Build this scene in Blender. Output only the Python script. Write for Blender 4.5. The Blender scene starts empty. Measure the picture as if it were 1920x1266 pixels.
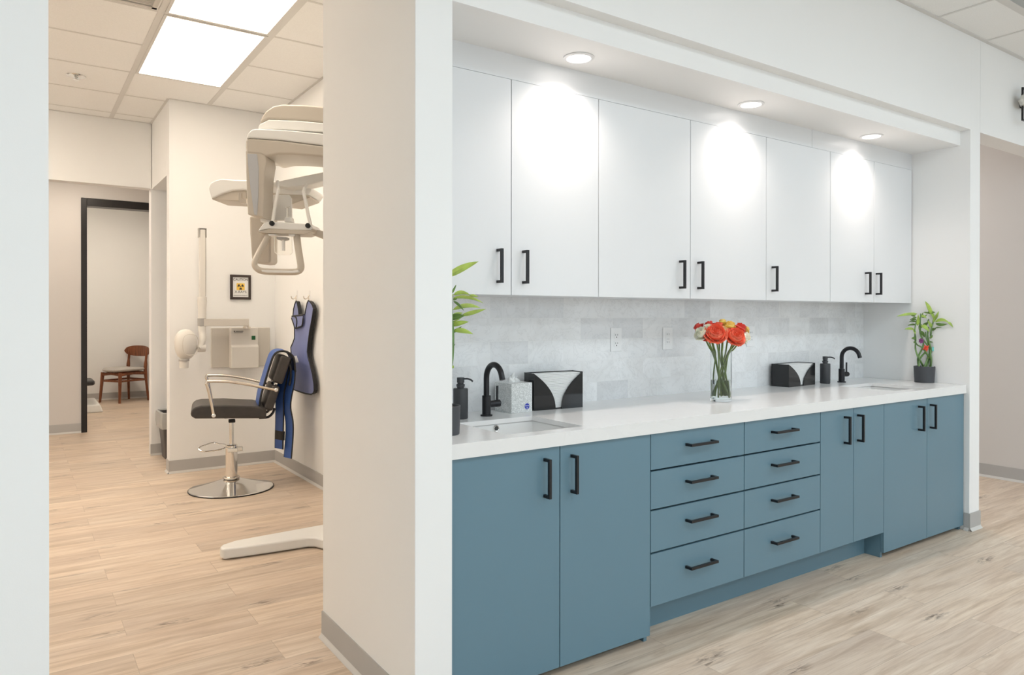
import bpy, bmesh, math, random
from mathutils import Vector, Matrix
random.seed(7)
SC = bpy.context.scene
COL = SC.collection
V = Vector
# ------------------------------------------------------------------ camera (metres; cabinet wall runs along X)
FPX, YAW, PITCH, ROLL = 1347.48, math.radians(34.5156), math.radians(-.1921), math.radians(.0536)
CAMZ = 1.25
Fw = V((math.sin(YAW), math.cos(YAW), 0)); Rt = V((math.cos(YAW), -math.sin(YAW), 0)); Up = V((0, 0, 1))
F2 = Fw*math.cos(PITCH)+Up*math.sin(PITCH); U2 = Up*math.cos(PITCH)-Fw*math.sin(PITCH)
R3 = Rt*math.cos(ROLL)+U2*math.sin(ROLL); U3 = U2*math.cos(ROLL)-Rt*math.sin(ROLL)
cam_d = bpy.data.cameras.new('camera'); cam = bpy.data.objects.new('camera', cam_d); COL.objects.link(cam)
cam_d.sensor_width = 36; cam_d.lens = FPX/1920*36
cam_d.shift_y = (595.72-633)/1920; cam_d.clip_start = .05
cam.matrix_world = Matrix((( R3.x, U3.x, -F2.x, 0), (R3.y, U3.y, -F2.y, 0), (R3.z, U3.z, -F2.z, CAMZ), (0, 0, 0, 1)))
SC.camera = cam
SC.view_settings.view_transform = 'Standard'; SC.view_settings.look = 'None'
SC.view_settings.gamma = 1; SC.view_settings.exposure = 0.0; SC.view_settings.use_curve_mapping = False
w = bpy.data.worlds.new('sky'); SC.world = w; w.use_nodes = True
w.node_tree.nodes['Background'].inputs[0].default_value = (.80, .90, 1, 1)
w.node_tree.nodes['Background'].inputs[1].default_value = 1.0

def lamp(name, kind, loc, energy, color, size=1, size_y=None, aim=None, parent=None, spot=None, blend=.5):
    l = bpy.data.lights.new(name, kind); l.energy = energy; l.color = color
    if kind == 'AREA':
        l.shape = 'RECTANGLE' if size_y else 'DISK'; l.size = size
        if size_y: l.size_y = size_y
    else: l.shadow_soft_size = size
    if spot: l.spot_size = math.radians(spot); l.spot_blend = blend
    o = bpy.data.objects.new(name, l); COL.objects.link(o); o.location = loc
    if aim is not None: o.rotation_euler = V(aim).to_track_quat('-Z', 'Y').to_euler()
    if parent is not None: o.parent = parent; o.matrix_parent_inverse = Matrix.Translation(-V(parent['_o']))
    return o
COOL = (.76, .92, 1.0)
WARM = (1.0, .88, .725)
# daylight through the windows of the treatment room behind the camera
WIN = [(-2.6, -.6), (.2, 2.2), (3.0, 5.0), (5.8, 7.8)]
for i, (a, b) in enumerate(WIN):
    lamp('window_daylight', 'AREA', ((a+b)/2, -4.42, 1.65), 17, COOL, b-a, 1.7, (0, 1, 0))
# lit troffers added unseen behind the camera to brighten floor and counter
ADDED_TROF = [(-1.5, -.1), (1.5, -.1), (4.0, -.1), (6.8, -.1)]

# ------------------------------------------------------------------ measuring helpers (photo point on a known plane -> metres)
C0 = V((0, 0, CAMZ))
def ray(px, py): return F2+R3*((px-959.94)/FPX)-U3*((py-595.72)/FPX)
def _g(ax, v, px, py):
    d = ray(px, py); return C0+d*((v-C0[ax])/d[ax])
def onX(px, py, v): return _g(0, v, px, py)
def onY(px, py, v): return _g(1, v, px, py)
def onZ(px, py, v): return _g(2, v, px, py)
def atD(px, py, dep): return C0+ray(px, py)*dep

# ------------------------------------------------------------------ materials
def srgb(r, g, b):
    f = lambda c: (c/255/12.92) if c/255 <= .04045 else ((c/255+.055)/1.055)**2.4
    return (f(r), f(g), f(b), 1)
class NT:
    def __init__(s, name):
        s.m = bpy.data.materials.new(name); s.m.use_nodes = True; s.t = s.m.node_tree; s.b = s.t.nodes['Principled BSDF']
    def n(s, typ, **kw):
        nd = s.t.nodes.new(typ)
        for k, v in kw.items():
            if k.startswith('i_'):
                key = k[2:]; key = int(key) if key.isdigit() else key.replace('_', ' ')
                nd.inputs[key].default_value = v
            else: setattr(nd, k, v)
        return nd
    def l(s, a, b): s.t.links.new(a, b)
    def math(s, op, a, b=None):
        nd = s.n('ShaderNodeMath', operation=op)
        for i, q in enumerate((a, b)):
            if q is None: continue
            if isinstance(q, (int, float)): nd.inputs[i].default_value = q
            else: s.l(q, nd.inputs[i])
        return nd.outputs[0]
    def mix(s, f, a, b, mode='MIX'):
        nd = s.n('ShaderNodeMix', data_type='RGBA', blend_type=mode)
        for i, q in ((0, f), (6, a), (7, b)):
            if isinstance(q, (int, float, tuple)): nd.inputs[i].default_value = q
            else: s.l(q, nd.inputs[i])
        return nd.outputs[2]
    def ramp(s, f, stops):
        nd = s.n('ShaderNodeValToRGB'); e = nd.color_ramp.elements
        while len(e) < len(stops): e.new(.5)
        for q, (p, c) in zip(e, stops): q.position = p; q.color = c if len(c) == 4 else (*c, 1)
        s.l(f, nd.inputs[0]); return nd.outputs[0]
def simple(name, col, rough=.5, metal=0, var=.03, nscale=6, bump=0, bscale=200, **kw):
    m = NT(name); b = m.b
    if len(col) == 3: col = (*col, 1)
    tc = m.n('ShaderNodeTexCoord')
    nz = m.n('ShaderNodeTexNoise', i_Scale=nscale, i_Detail=3.0); m.l(tc.outputs['Object'], nz.inputs['Vector'])
    d = tuple(c*(1-var) for c in col[:3])+(1,); u = tuple(min(1, c*(1+var)) for c in col[:3])+(1,)
    m.l(m.ramp(nz.outputs['Fac'], [(.3, d), (.7, u)]), b.inputs['Base Color'])
    b.inputs['Roughness'].default_value = rough; b.inputs['Metallic'].default_value = metal
    for k, v in kw.items(): b.inputs[k.replace('_', ' ')].default_value = v
    if bump:
        n2 = m.n('ShaderNodeTexNoise', i_Scale=bscale, i_Detail=2.0); m.l(tc.outputs['Object'], n2.inputs['Vector'])
        bp = m.n('ShaderNodeBump', i_Strength=bump, i_Distance=.002); m.l(n2.outputs['Fac'], bp.inputs['Height']); m.l(bp.outputs[0], b.inputs['Normal'])
    return m.m
def emis(name, col, st):
    m = NT(name); m.b.inputs['Base Color'].default_value = (.9, .9, .9, 1)
    m.b.inputs['Emission Color'].default_value = (*col, 1); m.b.inputs['Emission Strength'].default_value = st
    return m.m
M = {}
M['wall'] = simple('wall_paint', (.92, .92, .915), .6, var=.008, nscale=1.5, bump=.05, bscale=350)
M['wallgrey'] = simple('greige_wall_paint', (.70, .67, .65), .6, var=.008, nscale=1.5)
M['tile'] = simple('ceiling_tile_mineral_fibre', (.92, .92, .91), .9, var=.03, nscale=160, bump=.2, bscale=300)
M['grid'] = simple('ceiling_grid_metal', (.72, .71, .69), .5, var=.01)
M['cove'] = simple('grey_cove_base', srgb(178, 175, 172), .45, var=.03)
M['cover_strip'] = simple('cove_toe_strip', srgb(214, 211, 207), .45)
M['white_lam'] = simple('white_laminate', (.80, .81, .825), .32, var=.004)
M['blue_lam'] = simple('blue_grey_laminate', srgb(103, 135, 151), .36, var=.015, nscale=2)
M['quartz'] = None
M['black'] = simple('matte_black_metal', (.008, .008, .010), .4, metal=.1, var=.1)
M['faucet'] = simple('oil_black_metal', (.035, .035, .038), .33, metal=.75, var=.1)
M['dispenser'] = simple('dark_ceramic', (.045, .047, .052), .45, var=.1)
M['porcelain'] = simple('white_porcelain', (.87, .87, .86), .12, var=.005)
M['chrome'] = simple('chrome', (.78, .77, .75), .08, metal=1, var=.01)
M['satin'] = simple('satin_champagne_steel', (.72, .66, .58), .25, metal=1, var=.02)
M['leather'] = simple('dark_brown_vinyl', (.045, .038, .034), .38, var=.15, nscale=20, bump=.15, bscale=90)
M['piping'] = simple('black_piping', (.012, .012, .014), .6)
M['apronblue'] = simple('periwinkle_lead_vinyl', srgb(130, 139, 184), .55, var=.06, nscale=9, bump=.3, bscale=25)
M['royal'] = simple('royal_blue_nylon', srgb(62, 100, 175), .5, var=.08, nscale=12, bump=.2, bscale=60)
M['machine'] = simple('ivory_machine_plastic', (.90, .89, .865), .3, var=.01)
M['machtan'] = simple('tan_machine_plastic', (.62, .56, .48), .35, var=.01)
M['machgloss'] = simple('glossy_grey_panel', (.55, .56, .58), .08, var=.02)
M['xplate'] = simple('beige_enamel', (.66, .62, .56), .4, var=.01)
M['xwhite'] = simple('warm_white_enamel', (.76, .73, .68), .28, var=.01)
M['greyrubber'] = simple('grey_plastic', (.42, .40, .38), .5)
M['darkwood'] = simple('black_door_frame_paint', (.012, .010, .010), .35)
M['walnut'] = None
M['fabric'] = simple('pale_grey_upholstery', (.52, .49, .46), .85, var=.08, nscale=80, bump=.3)
M['blackacr'] = simple('glossy_black_acrylic', (.012, .012, .013), .06, var=.05)
M['paper'] = simple('white_paper', (.88, .88, .87), .8, var=.02, nscale=40)
M['binpl'] = simple('charcoal_bin_plastic', (.07, .065, .065), .4)
M['outlet'] = simple('white_switch_plastic', (.88, .88, .88), .3, var=.004)
M['slot'] = simple('dark_slot', (.05, .05, .05), .6)
M['pot'] = simple('charcoal_ribbed_ceramic', (.055, .058, .066), .5, var=.1)
M['soil'] = simple('pebble_soil', (.12, .09, .07), .9, var=.5, nscale=120, bump=.6, bscale=120)
M['cane'] = simple('bamboo_cane', srgb(104, 138, 78), .35, var=.25, nscale=30)
M['leaf'] = simple('bamboo_leaf', srgb(156, 188, 84), .4, var=.3, nscale=22)
M['leafdk'] = simple('bamboo_leaf_dark', srgb(98, 130, 62), .4, var=.3, nscale=22)
M['stem'] = simple('rose_stem', srgb(112, 136, 64), .45, var=.25, nscale=40)
M['coral'] = simple('coral_petal', srgb(255, 122, 92), .55, var=.12, nscale=30)
M['red'] = simple('red_petal', srgb(228, 74, 62), .55, var=.15, nscale=30)
M['yellow'] = simple('yellow_petal', srgb(255, 218, 120), .55, var=.12, nscale=30)
M['cream'] = simple('cream_petal', srgb(252, 248, 228), .55, var=.05, nscale=30)
M['peach'] = simple('peach_petal', srgb(255, 216, 172), .55, var=.1, nscale=30)
M['redorn'] = simple('red_orange_silk', srgb(235, 88, 62), .5, var=.15)
M['purple'] = simple('purple_bead', srgb(120, 50, 110), .4, var=.15)
M['tealtag'] = simple('teal_plastic_tag', srgb(120, 200, 195), .3, var=.1)
M['tie'] = simple('lime_tie', srgb(170, 215, 90), .4)
M['vent'] = simple('vent_enamel', (.66, .64, .6), .45)
M['ventdark'] = simple('vent_shadow_liner', (.2, .19, .18), .7)
M['yel'] = simple('sign_yellow', srgb(246, 206, 92), .5)
M['ink'] = simple('sign_ink', (.05, .045, .04), .6)
M['signframe'] = simple('dark_walnut_frame', (.05, .035, .03), .4)
M['logo'] = simple('blue_logo_ink', srgb(48, 62, 176), .5)
M['green'] = simple('green_rocker_switch', (.01, .10, .03), .35)
M['chaircush'] = simple('charcoal_vinyl', (.05, .048, .05), .5)
M['troff'] = simple('unlit_troffer_lens', (.45, .47, .47), .5)
M['silver'] = simple('hammered_silver', (.72, .71, .66), .4, metal=.35, var=.15, nscale=60, bump=1, bscale=60)
M['light_panel'] = emis('led_panel_warm', WARM, 6.3)
M['light_panel_added'] = emis('added_panel_warm', WARM, 11.5)  # glow of the unseen panels added to the x-ray room
M['light_panel_c'] = emis('led_panel_warm_far', WARM, 16)
M['light_added_cool'] = emis('added_troffer_cool', (.80, .925, 1.0), 9.0)  # glow of the troffers added out of view
M['light_corr'] = emis('led_panel_corridor', (1, .93, .87), 10.0)
M['lens'] = emis('downlight_lens', (1, .93, .88), 7.0)
for k_ in ('coral', 'red', 'yellow', 'cream', 'peach', 'leaf'):
    b_ = M[k_].node_tree.nodes['Principled BSDF']; b_.inputs['Subsurface Weight'].default_value = .35; b_.inputs['Subsurface Radius'].default_value = (.012, .008, .005); b_.inputs['Subsurface Scale'].default_value = .6
def glassmat(name, col, ior, rough=0.0):
    m = NT(name); b = m.b; b.inputs['Base Color'].default_value = (*col, 1)
    b.inputs['Transmission Weight'].default_value = 1; b.inputs['IOR'].default_value = ior; b.inputs['Roughness'].default_value = rough
    return m.m
M['glass'] = glassmat('clear_glass', (.97, .99, .98), 1.45)
M['water'] = glassmat('water', (.95, .98, .95), 1.33)
M['clearpl'] = glassmat('clear_plastic', (.96, .95, .92), 1.2, .25)
def bagmat():
    m = NT('clear_bin_liner'); b = m.b; b.inputs['Base Color'].default_value = (.8, .8, .78, 1); b.inputs['Alpha'].default_value = .55
    b.inputs['Roughness'].default_value = .25; return m.m
M['bag'] = bagmat()
def floor_mat():
    m = NT('oak_vinyl_planks'); b = m.b
    tc = m.n('ShaderNodeTexCoord')
    mp = m.n('ShaderNodeMapping'); mp.inputs['Location'].default_value = (.42, .055, 0); m.l(tc.outputs['Object'], mp.inputs[0])
    br = m.n('ShaderNodeTexBrick', offset=.37, offset_frequency=2, squash=1.0, i_Scale=1.0, i_Mortar_Size=.0011, i_Mortar_Smooth=.1, i_Bias=0.0, i_Brick_Width=1.22, i_Row_Height=.178)
    br.inputs['Color1'].default_value = (0, 0, 0, 1); br.inputs['Color2'].default_value = (1, 1, 1, 1); br.inputs['Mortar'].default_value = (.5, .5, .5, 1)
    m.l(mp.outputs[0], br.inputs[0])
    rnd = br.outputs['Color']
    # per-plank offset of grain coordinates
    add = m.n('ShaderNodeVectorMath', operation='ADD'); sc = m.n('ShaderNodeVectorMath', operation='SCALE'); sc.inputs['Scale'].default_value = 37.0
    m.l(rnd, sc.inputs[0]); m.l(mp.outputs[0], add.inputs[0]); m.l(sc.outputs[0], add.inputs[1])
    def stretch(x, y, s, det, dist=0):
        q = m.n('ShaderNodeMapping'); q.inputs['Scale'].default_value = (x, y, 1); m.l(add.outputs[0], q.inputs[0])
        n = m.n('ShaderNodeTexNoise', i_Scale=s, i_Detail=det, i_Distortion=dist, i_Roughness=.6); m.l(q.outputs[0], n.inputs['Vector']); return n.outputs['Fac']
    g1 = stretch(1, 11, 2.2, 6.0, .6); g2 = stretch(1.5, 40, 4, 4.0, .2); g3 = stretch(.8, 3.0, 1.3, 3.0, .5)
    base = m.ramp(g1, [(.30, srgb(196, 173, 149)), (.48, srgb(223, 203, 182)), (.68, srgb(238, 222, 204))])
    base = m.mix(m.ramp(g2, [(.45, (0, 0, 0)), (.72, (.42, .42, .42))]), base, srgb(178, 153, 132))
    base = m.mix(m.ramp(g3, [(.4, (0, 0, 0)), (.75, (.5, .5, .5))]), base, srgb(192, 170, 154))
    kn = m.n('ShaderNodeMapping'); kn.inputs['Scale'].default_value = (2.2, 7, 1); m.l(add.outputs[0], kn.inputs[0])
    vo = m.n('ShaderNodeTexVoronoi', i_Scale=1.0); m.l(kn.outputs[0], vo.inputs['Vector'])
    g4 = stretch(2.4, 12, 5, 4.0, 1.0)
    km = m.math('MULTIPLY', m.ramp(vo.outputs['Distance'], [(.04, (1, 1, 1)), (.27, (0, 0, 0))]), m.ramp(g4, [(.46, (0, 0, 0)), (.60, (1, 1, 1))]))
    base = m.mix(m.math('MULTIPLY', km, .92), base, srgb(104, 84, 70))
    tint = m.ramp(rnd, [(0, (.88, .88, .88)), (.5, (.97, .965, .96)), (1, (1, .99, .97))])
    base = m.mix(1.0, base, tint, 'MULTIPLY')
    base = m.mix(m.math('MULTIPLY', br.outputs['Fac'], .45), base, srgb(140, 120, 100))
    m.l(base, b.inputs['Base Color'])
    m.l(m.ramp(g1, [(.3, (.36, .36, .36)), (.7, (.46, .46, .46))]), b.inputs['Roughness'])
    bp = m.n('ShaderNodeBump', i_Strength=.12, i_Distance=.001); m.l(g2, bp.inputs['Height']); m.l(bp.outputs[0], b.inputs['Normal'])
    b.inputs['Specular IOR Level'].default_value = .4
    return m.m
M['floor'] = floor_mat()
def splash_mat():
    m = NT('marble_backsplash_tile'); b = m.b
    tc = m.n('ShaderNodeTexCoord'); sp = m.n('ShaderNodeSeparateXYZ'); m.l(tc.outputs['Object'], sp.inputs[0])
    cb = m.n('ShaderNodeCombineXYZ'); m.l(m.math('ADD', sp.outputs[0], -2.052+.1+4.0), cb.inputs[0]); m.l(m.math('ADD', sp.outputs[2], -.837), cb.inputs[1])
    br = m.n('ShaderNodeTexBrick', offset=.5, offset_frequency=2, squash=1.0, i_Scale=1.0, i_Mortar_Size=.0009, i_Mortar_Smooth=.1, i_Bias=0.0, i_Brick_Width=.2, i_Row_Height=.1)
    br.inputs['Color1'].default_value = (0, 0, 0, 1); br.inputs['Color2'].default_value = (1, 1, 1, 1); br.inputs['Mortar'].default_value = (.5, .5, .5, 1)
    m.l(cb.outputs[0], br.inputs[0])
    add = m.n('ShaderNodeVectorMath', operation='ADD'); sc = m.n('ShaderNodeVectorMath', operation='SCALE'); sc.inputs['Scale'].default_value = 23.0
    m.l(br.outputs['Color'], sc.inputs[0]); m.l(cb.outputs[0], add.inputs[0]); m.l(sc.outputs[0], add.inputs[1])
    def nz(s, d, dist):
        n = m.n('ShaderNodeTexNoise', i_Scale=s, i_Detail=d, i_Distortion=dist, i_Roughness=.6); m.l(add.outputs[0], n.inputs['Vector']); return n.outputs['Fac']
    n1 = nz(5, 5, .8); n2 = nz(9, 8, 2.2)
    vein = m.ramp(n2, [(.47, (0, 0, 0)), (.5, (1, 1, 1)), (.53, (0, 0, 0))])
    c = m.ramp(n1, [(.3, srgb(234, 234, 234)), (.55, srgb(244, 245, 246)), (.8, srgb(248, 248, 249))])
    c = m.mix(m.math('MULTIPLY', vein, .16), c, srgb(168, 168, 170))
    c = m.mix(1.0, c, m.ramp(br.outputs['Color'], [(0, (.86, .86, .865)), (.35, (.96, .955, .95)), (1, (1, 1, 1))]), 'MULTIPLY')
    c = m.mix(m.math('MULTIPLY', br.outputs['Fac'], .5), c, srgb(236, 236, 234))
    m.l(c, b.inputs['Base Color']); b.inputs['Roughness'].default_value = .3
    return m.m
M['splash'] = splash_mat()
def quartz_mat():
    m = NT('white_quartz'); b = m.b; tc = m.n('ShaderNodeTexCoord')
    n1 = m.n('ShaderNodeTexNoise', i_Scale=3.0, i_Detail=6.0, i_Distortion=1.5); m.l(tc.outputs['Object'], n1.inputs['Vector'])
    c = m.ramp(n1.outputs['Fac'], [(.3, (.84, .835, .83)), (.49, (.86, .855, .85)), (.5, (.84, .835, .83)), (.52, (.85, .845, .84)), (.8, (.86, .855, .85))])
    m.l(c, b.inputs['Base Color']); b.inputs['Roughness'].default_value = .2; b.inputs['Specular IOR Level'].default_value = .45
    return m.m
M['quartz'] = quartz_mat()
def wood_mat():
    m = NT('walnut_wood'); b = m.b; tc = m.n('ShaderNodeTexCoord')
    mp = m.n('ShaderNodeMapping'); mp.inputs['Scale'].default_value = (14, 14, 2); m.l(tc.outputs['Object'], mp.inputs[0])
    n1 = m.n('ShaderNodeTexNoise', i_Scale=3.0, i_Detail=5.0, i_Distortion=.8); m.l(mp.outputs[0], n1.inputs['Vector'])
    m.l(m.ramp(n1.outputs['Fac'], [(.3, srgb(104, 56, 32)), (.7, srgb(146, 86, 52))]), b.inputs['Base Color']); b.inputs['Roughness'].default_value = .4
    return m.m
M['walnut'] = wood_mat()
def tissue_mat():
    m = NT('silver_floral_card'); b = m.b; tc = m.n('ShaderNodeTexCoord')
    n1 = m.n('ShaderNodeTexVoronoi', feature='DISTANCE_TO_EDGE', i_Scale=120.0); m.l(tc.outputs['Object'], n1.inputs['Vector'])
    n2 = m.n('ShaderNodeTexNoise', i_Scale=60.0, i_Detail=3.0, i_Distortion=2.0); m.l(tc.outputs['Object'], n2.inputs['Vector'])
    c = m.mix(m.ramp(n1.outputs['Distance'], [(.02, (1, 1, 1)), (.12, (0, 0, 0))]), m.ramp(n2.outputs['Fac'], [(.35, srgb(206, 208, 206)), (.6, srgb(236, 237, 236))]), srgb(196, 198, 196))
    m.l(c, b.inputs['Base Color']); b.inputs['Roughness'].default_value = .35
    return m.m
M['tissue'] = tissue_mat()

# ------------------------------------------------------------------ mesh builder
def smooth(pts, n=6, closed=False):
    pts = [V(p) for p in pts]; out = []; L = len(pts)
    rng = range(L if closed else L-1)
    for i in rng:
        g = lambda k: pts[k % L] if closed else pts[max(0, min(L-1, k))]
        p0, p1, p2, p3 = g(i-1), g(i), g(i+1), g(i+2)
        for k in range(n):
            t = k/n
            out.append(.5*((2*p1)+(p2-p0)*t+(2*p0-5*p1+4*p2-p3)*t*t+(3*p1-p0-3*p2+p3)*t**3))
    if not closed: out.append(pts[-1])
    return out
class B:
    def __init__(s, mat=None): s.bm = bmesh.new(); s.T = mat or Matrix.Identity(4)
    def v(s, p): return s.bm.verts.new(s.T @ V(p))
    def box(s, x0, x1, y0, y1, z0, z1):
        c = [s.v((x, y, z)) for z in (z0, z1) for y in (y0, y1) for x in (x0, x1)]
        for f in ((0, 2, 3, 1), (4, 5, 7, 6), (0, 1, 5, 4), (2, 6, 7, 3), (0, 4, 6, 2), (1, 3, 7, 5)): s.bm.faces.new([c[i] for i in f])
        return s
    def prism(s, pts, off):
        a = [s.v(p) for p in pts]; o = V(off); b = [s.v(V(p)+o) for p in pts]; n = len(a)
        s.bm.faces.new(a); s.bm.faces.new(b[::-1])
        for i in range(n): s.bm.faces.new((a[i], b[i], b[(i+1) % n], a[(i+1) % n]))
        return s
    def loft(s, rings, closed=False, cap=True):
        R = [[s.v(p) for p in r] for r in rings]; n = len(R[0]); K = len(R)
        for k in range(K if closed else K-1):
            a, b = R[k], R[(k+1) % K]
            for i in range(n): s.bm.faces.new((a[i], a[(i+1) % n], b[(i+1) % n], b[i]))
        if cap and not closed: s.bm.faces.new(R[0][::-1]); s.bm.faces.new(R[-1])
        return s
    def tube(s, pts, r, seg=10, closed=False, flat=1.0, up=None):
        pts = [V(p) for p in pts]; n = len(pts); rs = r if isinstance(r, (list, tuple)) else [r]*n
        rings = []; prev = None
        for i, p in enumerate(pts):
            if closed: t = pts[(i+1) % n]-pts[i-1]
            else: t = pts[min(i+1, n-1)]-pts[max(i-1, 0)]
            t.normalize()
            if prev is None: u = (up and V(up)) or (V((0, 0, 1)) if abs(t.z) < .9 else V((1, 0, 0)))
            else: u = prev
            u = (u-t*u.dot(t)); u.normalize(); prev = u; q = t.cross(u)
            rings.append([p+(u*math.cos(a)*flat+q*math.sin(a))*rs[i] for a in [2*math.pi*k/seg for k in range(seg)]])
        return s.loft(rings, closed)
    def lathe(s, prof, c=(0, 0, 0), seg=32, axis=(0, 0, 1), closed=False):
        ax = V(axis).normalized(); u = ax.orthogonal().normalized(); q = ax.cross(u); c = V(c)
        rings = [[c+ax*z+(u*math.cos(a)+q*math.sin(a))*max(r, 1e-4) for a in [2*math.pi*k/seg for k in range(seg)]] for r, z in prof]
        return s.loft(rings, closed)
    def grid(s, P):
        R = [[s.v(p) for p in r] for r in P]
        for i in range(len(R)-1):
            for j in range(len(R[0])-1): s.bm.faces.new((R[i][j], R[i][j+1], R[i+1][j+1], R[i+1][j]))
        return s
    def ribbon(s, pts, wv, th):
        """sheet of real thickness following pts, width vector wv"""
        pts = [V(p) for p in pts]; wv = V(wv); rings = []
        for i, p in enumerate(pts):
            t = (pts[min(i+1, len(pts)-1)]-pts[max(i-1, 0)]).normalized(); nn = t.cross(wv.normalized()).normalized()*th/2
            rings.append([p+nn, p+wv+nn, p+wv-nn, p-nn])
        return s.loft(rings)
def mk(name, b, mat, parent=None, sm=True, bev=0, seg=2, sub=0, tri=False, kind=None):
    me = bpy.data.meshes.new(name)
    b.bm.normal_update()
    if tri: bmesh.ops.triangulate(b.bm, faces=[f for f in b.bm.faces if len(f.verts) > 4])
    bmesh.ops.recalc_face_normals(b.bm, faces=b.bm.faces)
    b.bm.to_mesh(me); b.bm.free()
    me.materials.append(M[mat] if isinstance(mat, str) else mat)
    if sm:
        for p in me.polygons: p.use_smooth = True
        me.set_sharp_from_angle(angle=math.radians(38))
    o = bpy.data.objects.new(name, me); COL.objects.link(o)
    if bev:
        md = o.modifiers.new('bevel', 'BEVEL'); md.width = bev; md.segments = seg; md.limit_method = 'ANGLE'; md.angle_limit = math.radians(35); md.harden_normals = sm
    if sub:
        md = o.modifiers.new('sub', 'SUBSURF'); md.levels = sub; md.render_levels = sub
    adopt(o, parent)
    if kind: o['kind'] = kind
    return o
def adopt(o, parent):
    if parent is not None:
        o.parent = parent
        if '_o' in parent: o.matrix_parent_inverse = Matrix.Translation(-V(parent['_o']))
def thing(name, label, cat, loc=(0, 0, 0), group=None):
    o = bpy.data.objects.new(name, None); COL.objects.link(o); o.location = loc; o['_o'] = tuple(loc); o.empty_display_size = .05
    o['label'] = label; o['category'] = cat
    if group: o['group'] = group
    return o
def tag(o, label, cat, group=None):
    o['label'] = label; o['category'] = cat
    if group: o['group'] = group
    return o
def struct(name, b, mat, parent=None, **k): return mk(name, b, mat, parent, kind=None if parent is not None else 'structure', **k)
def text(name, body, size, mat, M4, parent=None, ext=.0004, spacing=1.0):
    cu = bpy.data.curves.new(name, 'FONT'); cu.body = body; cu.size = size; cu.extrude = ext; cu.align_x = 'CENTER'; cu.align_y = 'CENTER'; cu.space_character = spacing
    t = bpy.data.objects.new(name, cu); COL.objects.link(t); bpy.context.view_layer.update()
    me = bpy.data.meshes.new_from_object(t.evaluated_get(bpy.context.evaluated_depsgraph_get()))
    bpy.data.objects.remove(t); me.transform(M4); me.materials.clear(); me.materials.append(M[mat])
    o = bpy.data.objects.new(name, me); COL.objects.link(o); adopt(o, parent); return o
FACE = Matrix.Rotation(math.pi/2, 4, 'X')          # text standing up, facing -Y
def frame3(o, x, y, z): return Matrix(((x[0], y[0], z[0], o[0]), (x[1], y[1], z[1], o[1]), (x[2], y[2], z[2], o[2]), (0, 0, 0, 1)))

# ================================================================== SETTING
W0 = 1.9285; XL, XE, XF, XR, XC = .0577, .9756, 1.104, 4.5493, 4.6731
HDR = 2.329; SOF = 2.245; YB = 2.575; YE = 2.714; FAS = 1.9825
CM = 2.875; CL = 2.948
YN, YH, XN, XV = 6.18, 7.0747, .9815, 1.805
YF, YG, XG = 8.871, 12.10, 1.655
XQ = 6.1885; YM = -4.5
struct('floor', B().box(-4.1, 9.1, YM-.1, 12.4, -.06, 0), 'floor')
# treatment room shell
struct('wall_front_left', B().box(-4, XL, W0, W0+.14, 0, CM), 'wall')
struct('wall_added_header', B().box(XL, XE, W0, W0+.14, 2.55, CM), 'wall')  # unseen header, added to keep warm and cool light apart
struct('wall_end', B().box(XE, XF, W0, YE, 0, CL+.02), 'wall', bev=.003)
b = B().box(XF, XR, W0, YE, HDR, CM+.1).box(XF, XR, FAS, YE, SOF, HDR)
struct('wall_alcove_header', b, 'wall')
struct('wall_alcove_right', B().box(XR, XC, W0, 2.7, 0, CM), 'wall', bev=.003)
struct('wall_right_header', B().box(XC, 9, W0, W0+.13, HDR, CM), 'wall')
struct('wall_right_pier', B().box(7.6, 9, W0, W0+.13, 0, HDR), 'wall')
struct('wall_corridor', B().box(XQ, XQ+.12, W0+.13, 6.0, 0, CM), 'wallgrey')
struct('wall_corridor_end', B().box(XC, XQ, 5.9, 6.0, 0, CM), 'wallgrey')
struct('wall_corridor_left', B().box(XC-.12, XC, 2.7, 5.9, 0, CM), 'wall')
struct('wall_left', B().box(-4.1, -4, YM, W0+.14, 0, CM), 'wall')
struct('wall_right', B().box(9, 9.1, YM, W0+.14, 0, CM), 'wall')
bb = B(); xs = [-4]+[q for ab in WIN for q in ab]+[9]
for i in range(0, len(xs), 2): bb.box(xs[i], xs[i+1], YM-.1, YM, 0, CM)
for a, c in WIN: bb.box(a, c, YM-.1, YM, 0, .8); bb.box(a, c, YM-.1, YM, 2.5, CM)
struct('wall_back', bb, 'wall')
for i, (a, c) in enumerate(WIN):
    bb = B()
    for x in (a, (a+c)/2-.02, c-.04): bb.box(x, x+.04, YM-.07, YM-.02, .8, 2.5)
    for z in (.8, 2.46): bb.box(a, c, YM-.07, YM-.02, z, z+.04)
    struct('window_%d' % (i+1), bb, 'outlet')
# ceilings with T-grid
struct('ceiling', B().box(-4.1, 9.1, YM-.1, W0, CM, CM+.1), 'tile')
def bars(xlist, ylist, x0, x1, y0, y1, z, wx=.024, wy=.014):
    q = B()
    for x in xlist: q.box(x-wx/2, x+wx/2, y0, y1, z-.003, z+.004)
    for y in ylist: q.box(x0, x1, y-wy/2, y+wy/2, z-.003, z+.004)
    return q
xs = [4.128+.585*k for k in range(-13, 9)]; ys = [1.63-.61*k for k in range(0, 10)]
q = bars(xs, ys, -4, 9, YM, W0, CM, .016, .024); q.box(-4, 9, W0-.022, W0, CM-.006, CM+.002)
struct('trim_1', q, 'grid')
p0, q0 = .664, 4.4375
xl = [p0+.61*k for k in range(-3, 2)]; yl = [q0+.61*k for k in range(-3, 5)]
struct('ceiling_xray', B().box(-1.5, 1.9, W0+.14, YH+.1, CL, CL+.08), 'tile')
q = B()
for x in xl:
    q.box(x-.017, x+.017, W0+.14, YH if x < XN else YN, CL-.003, CL+.004)
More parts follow.
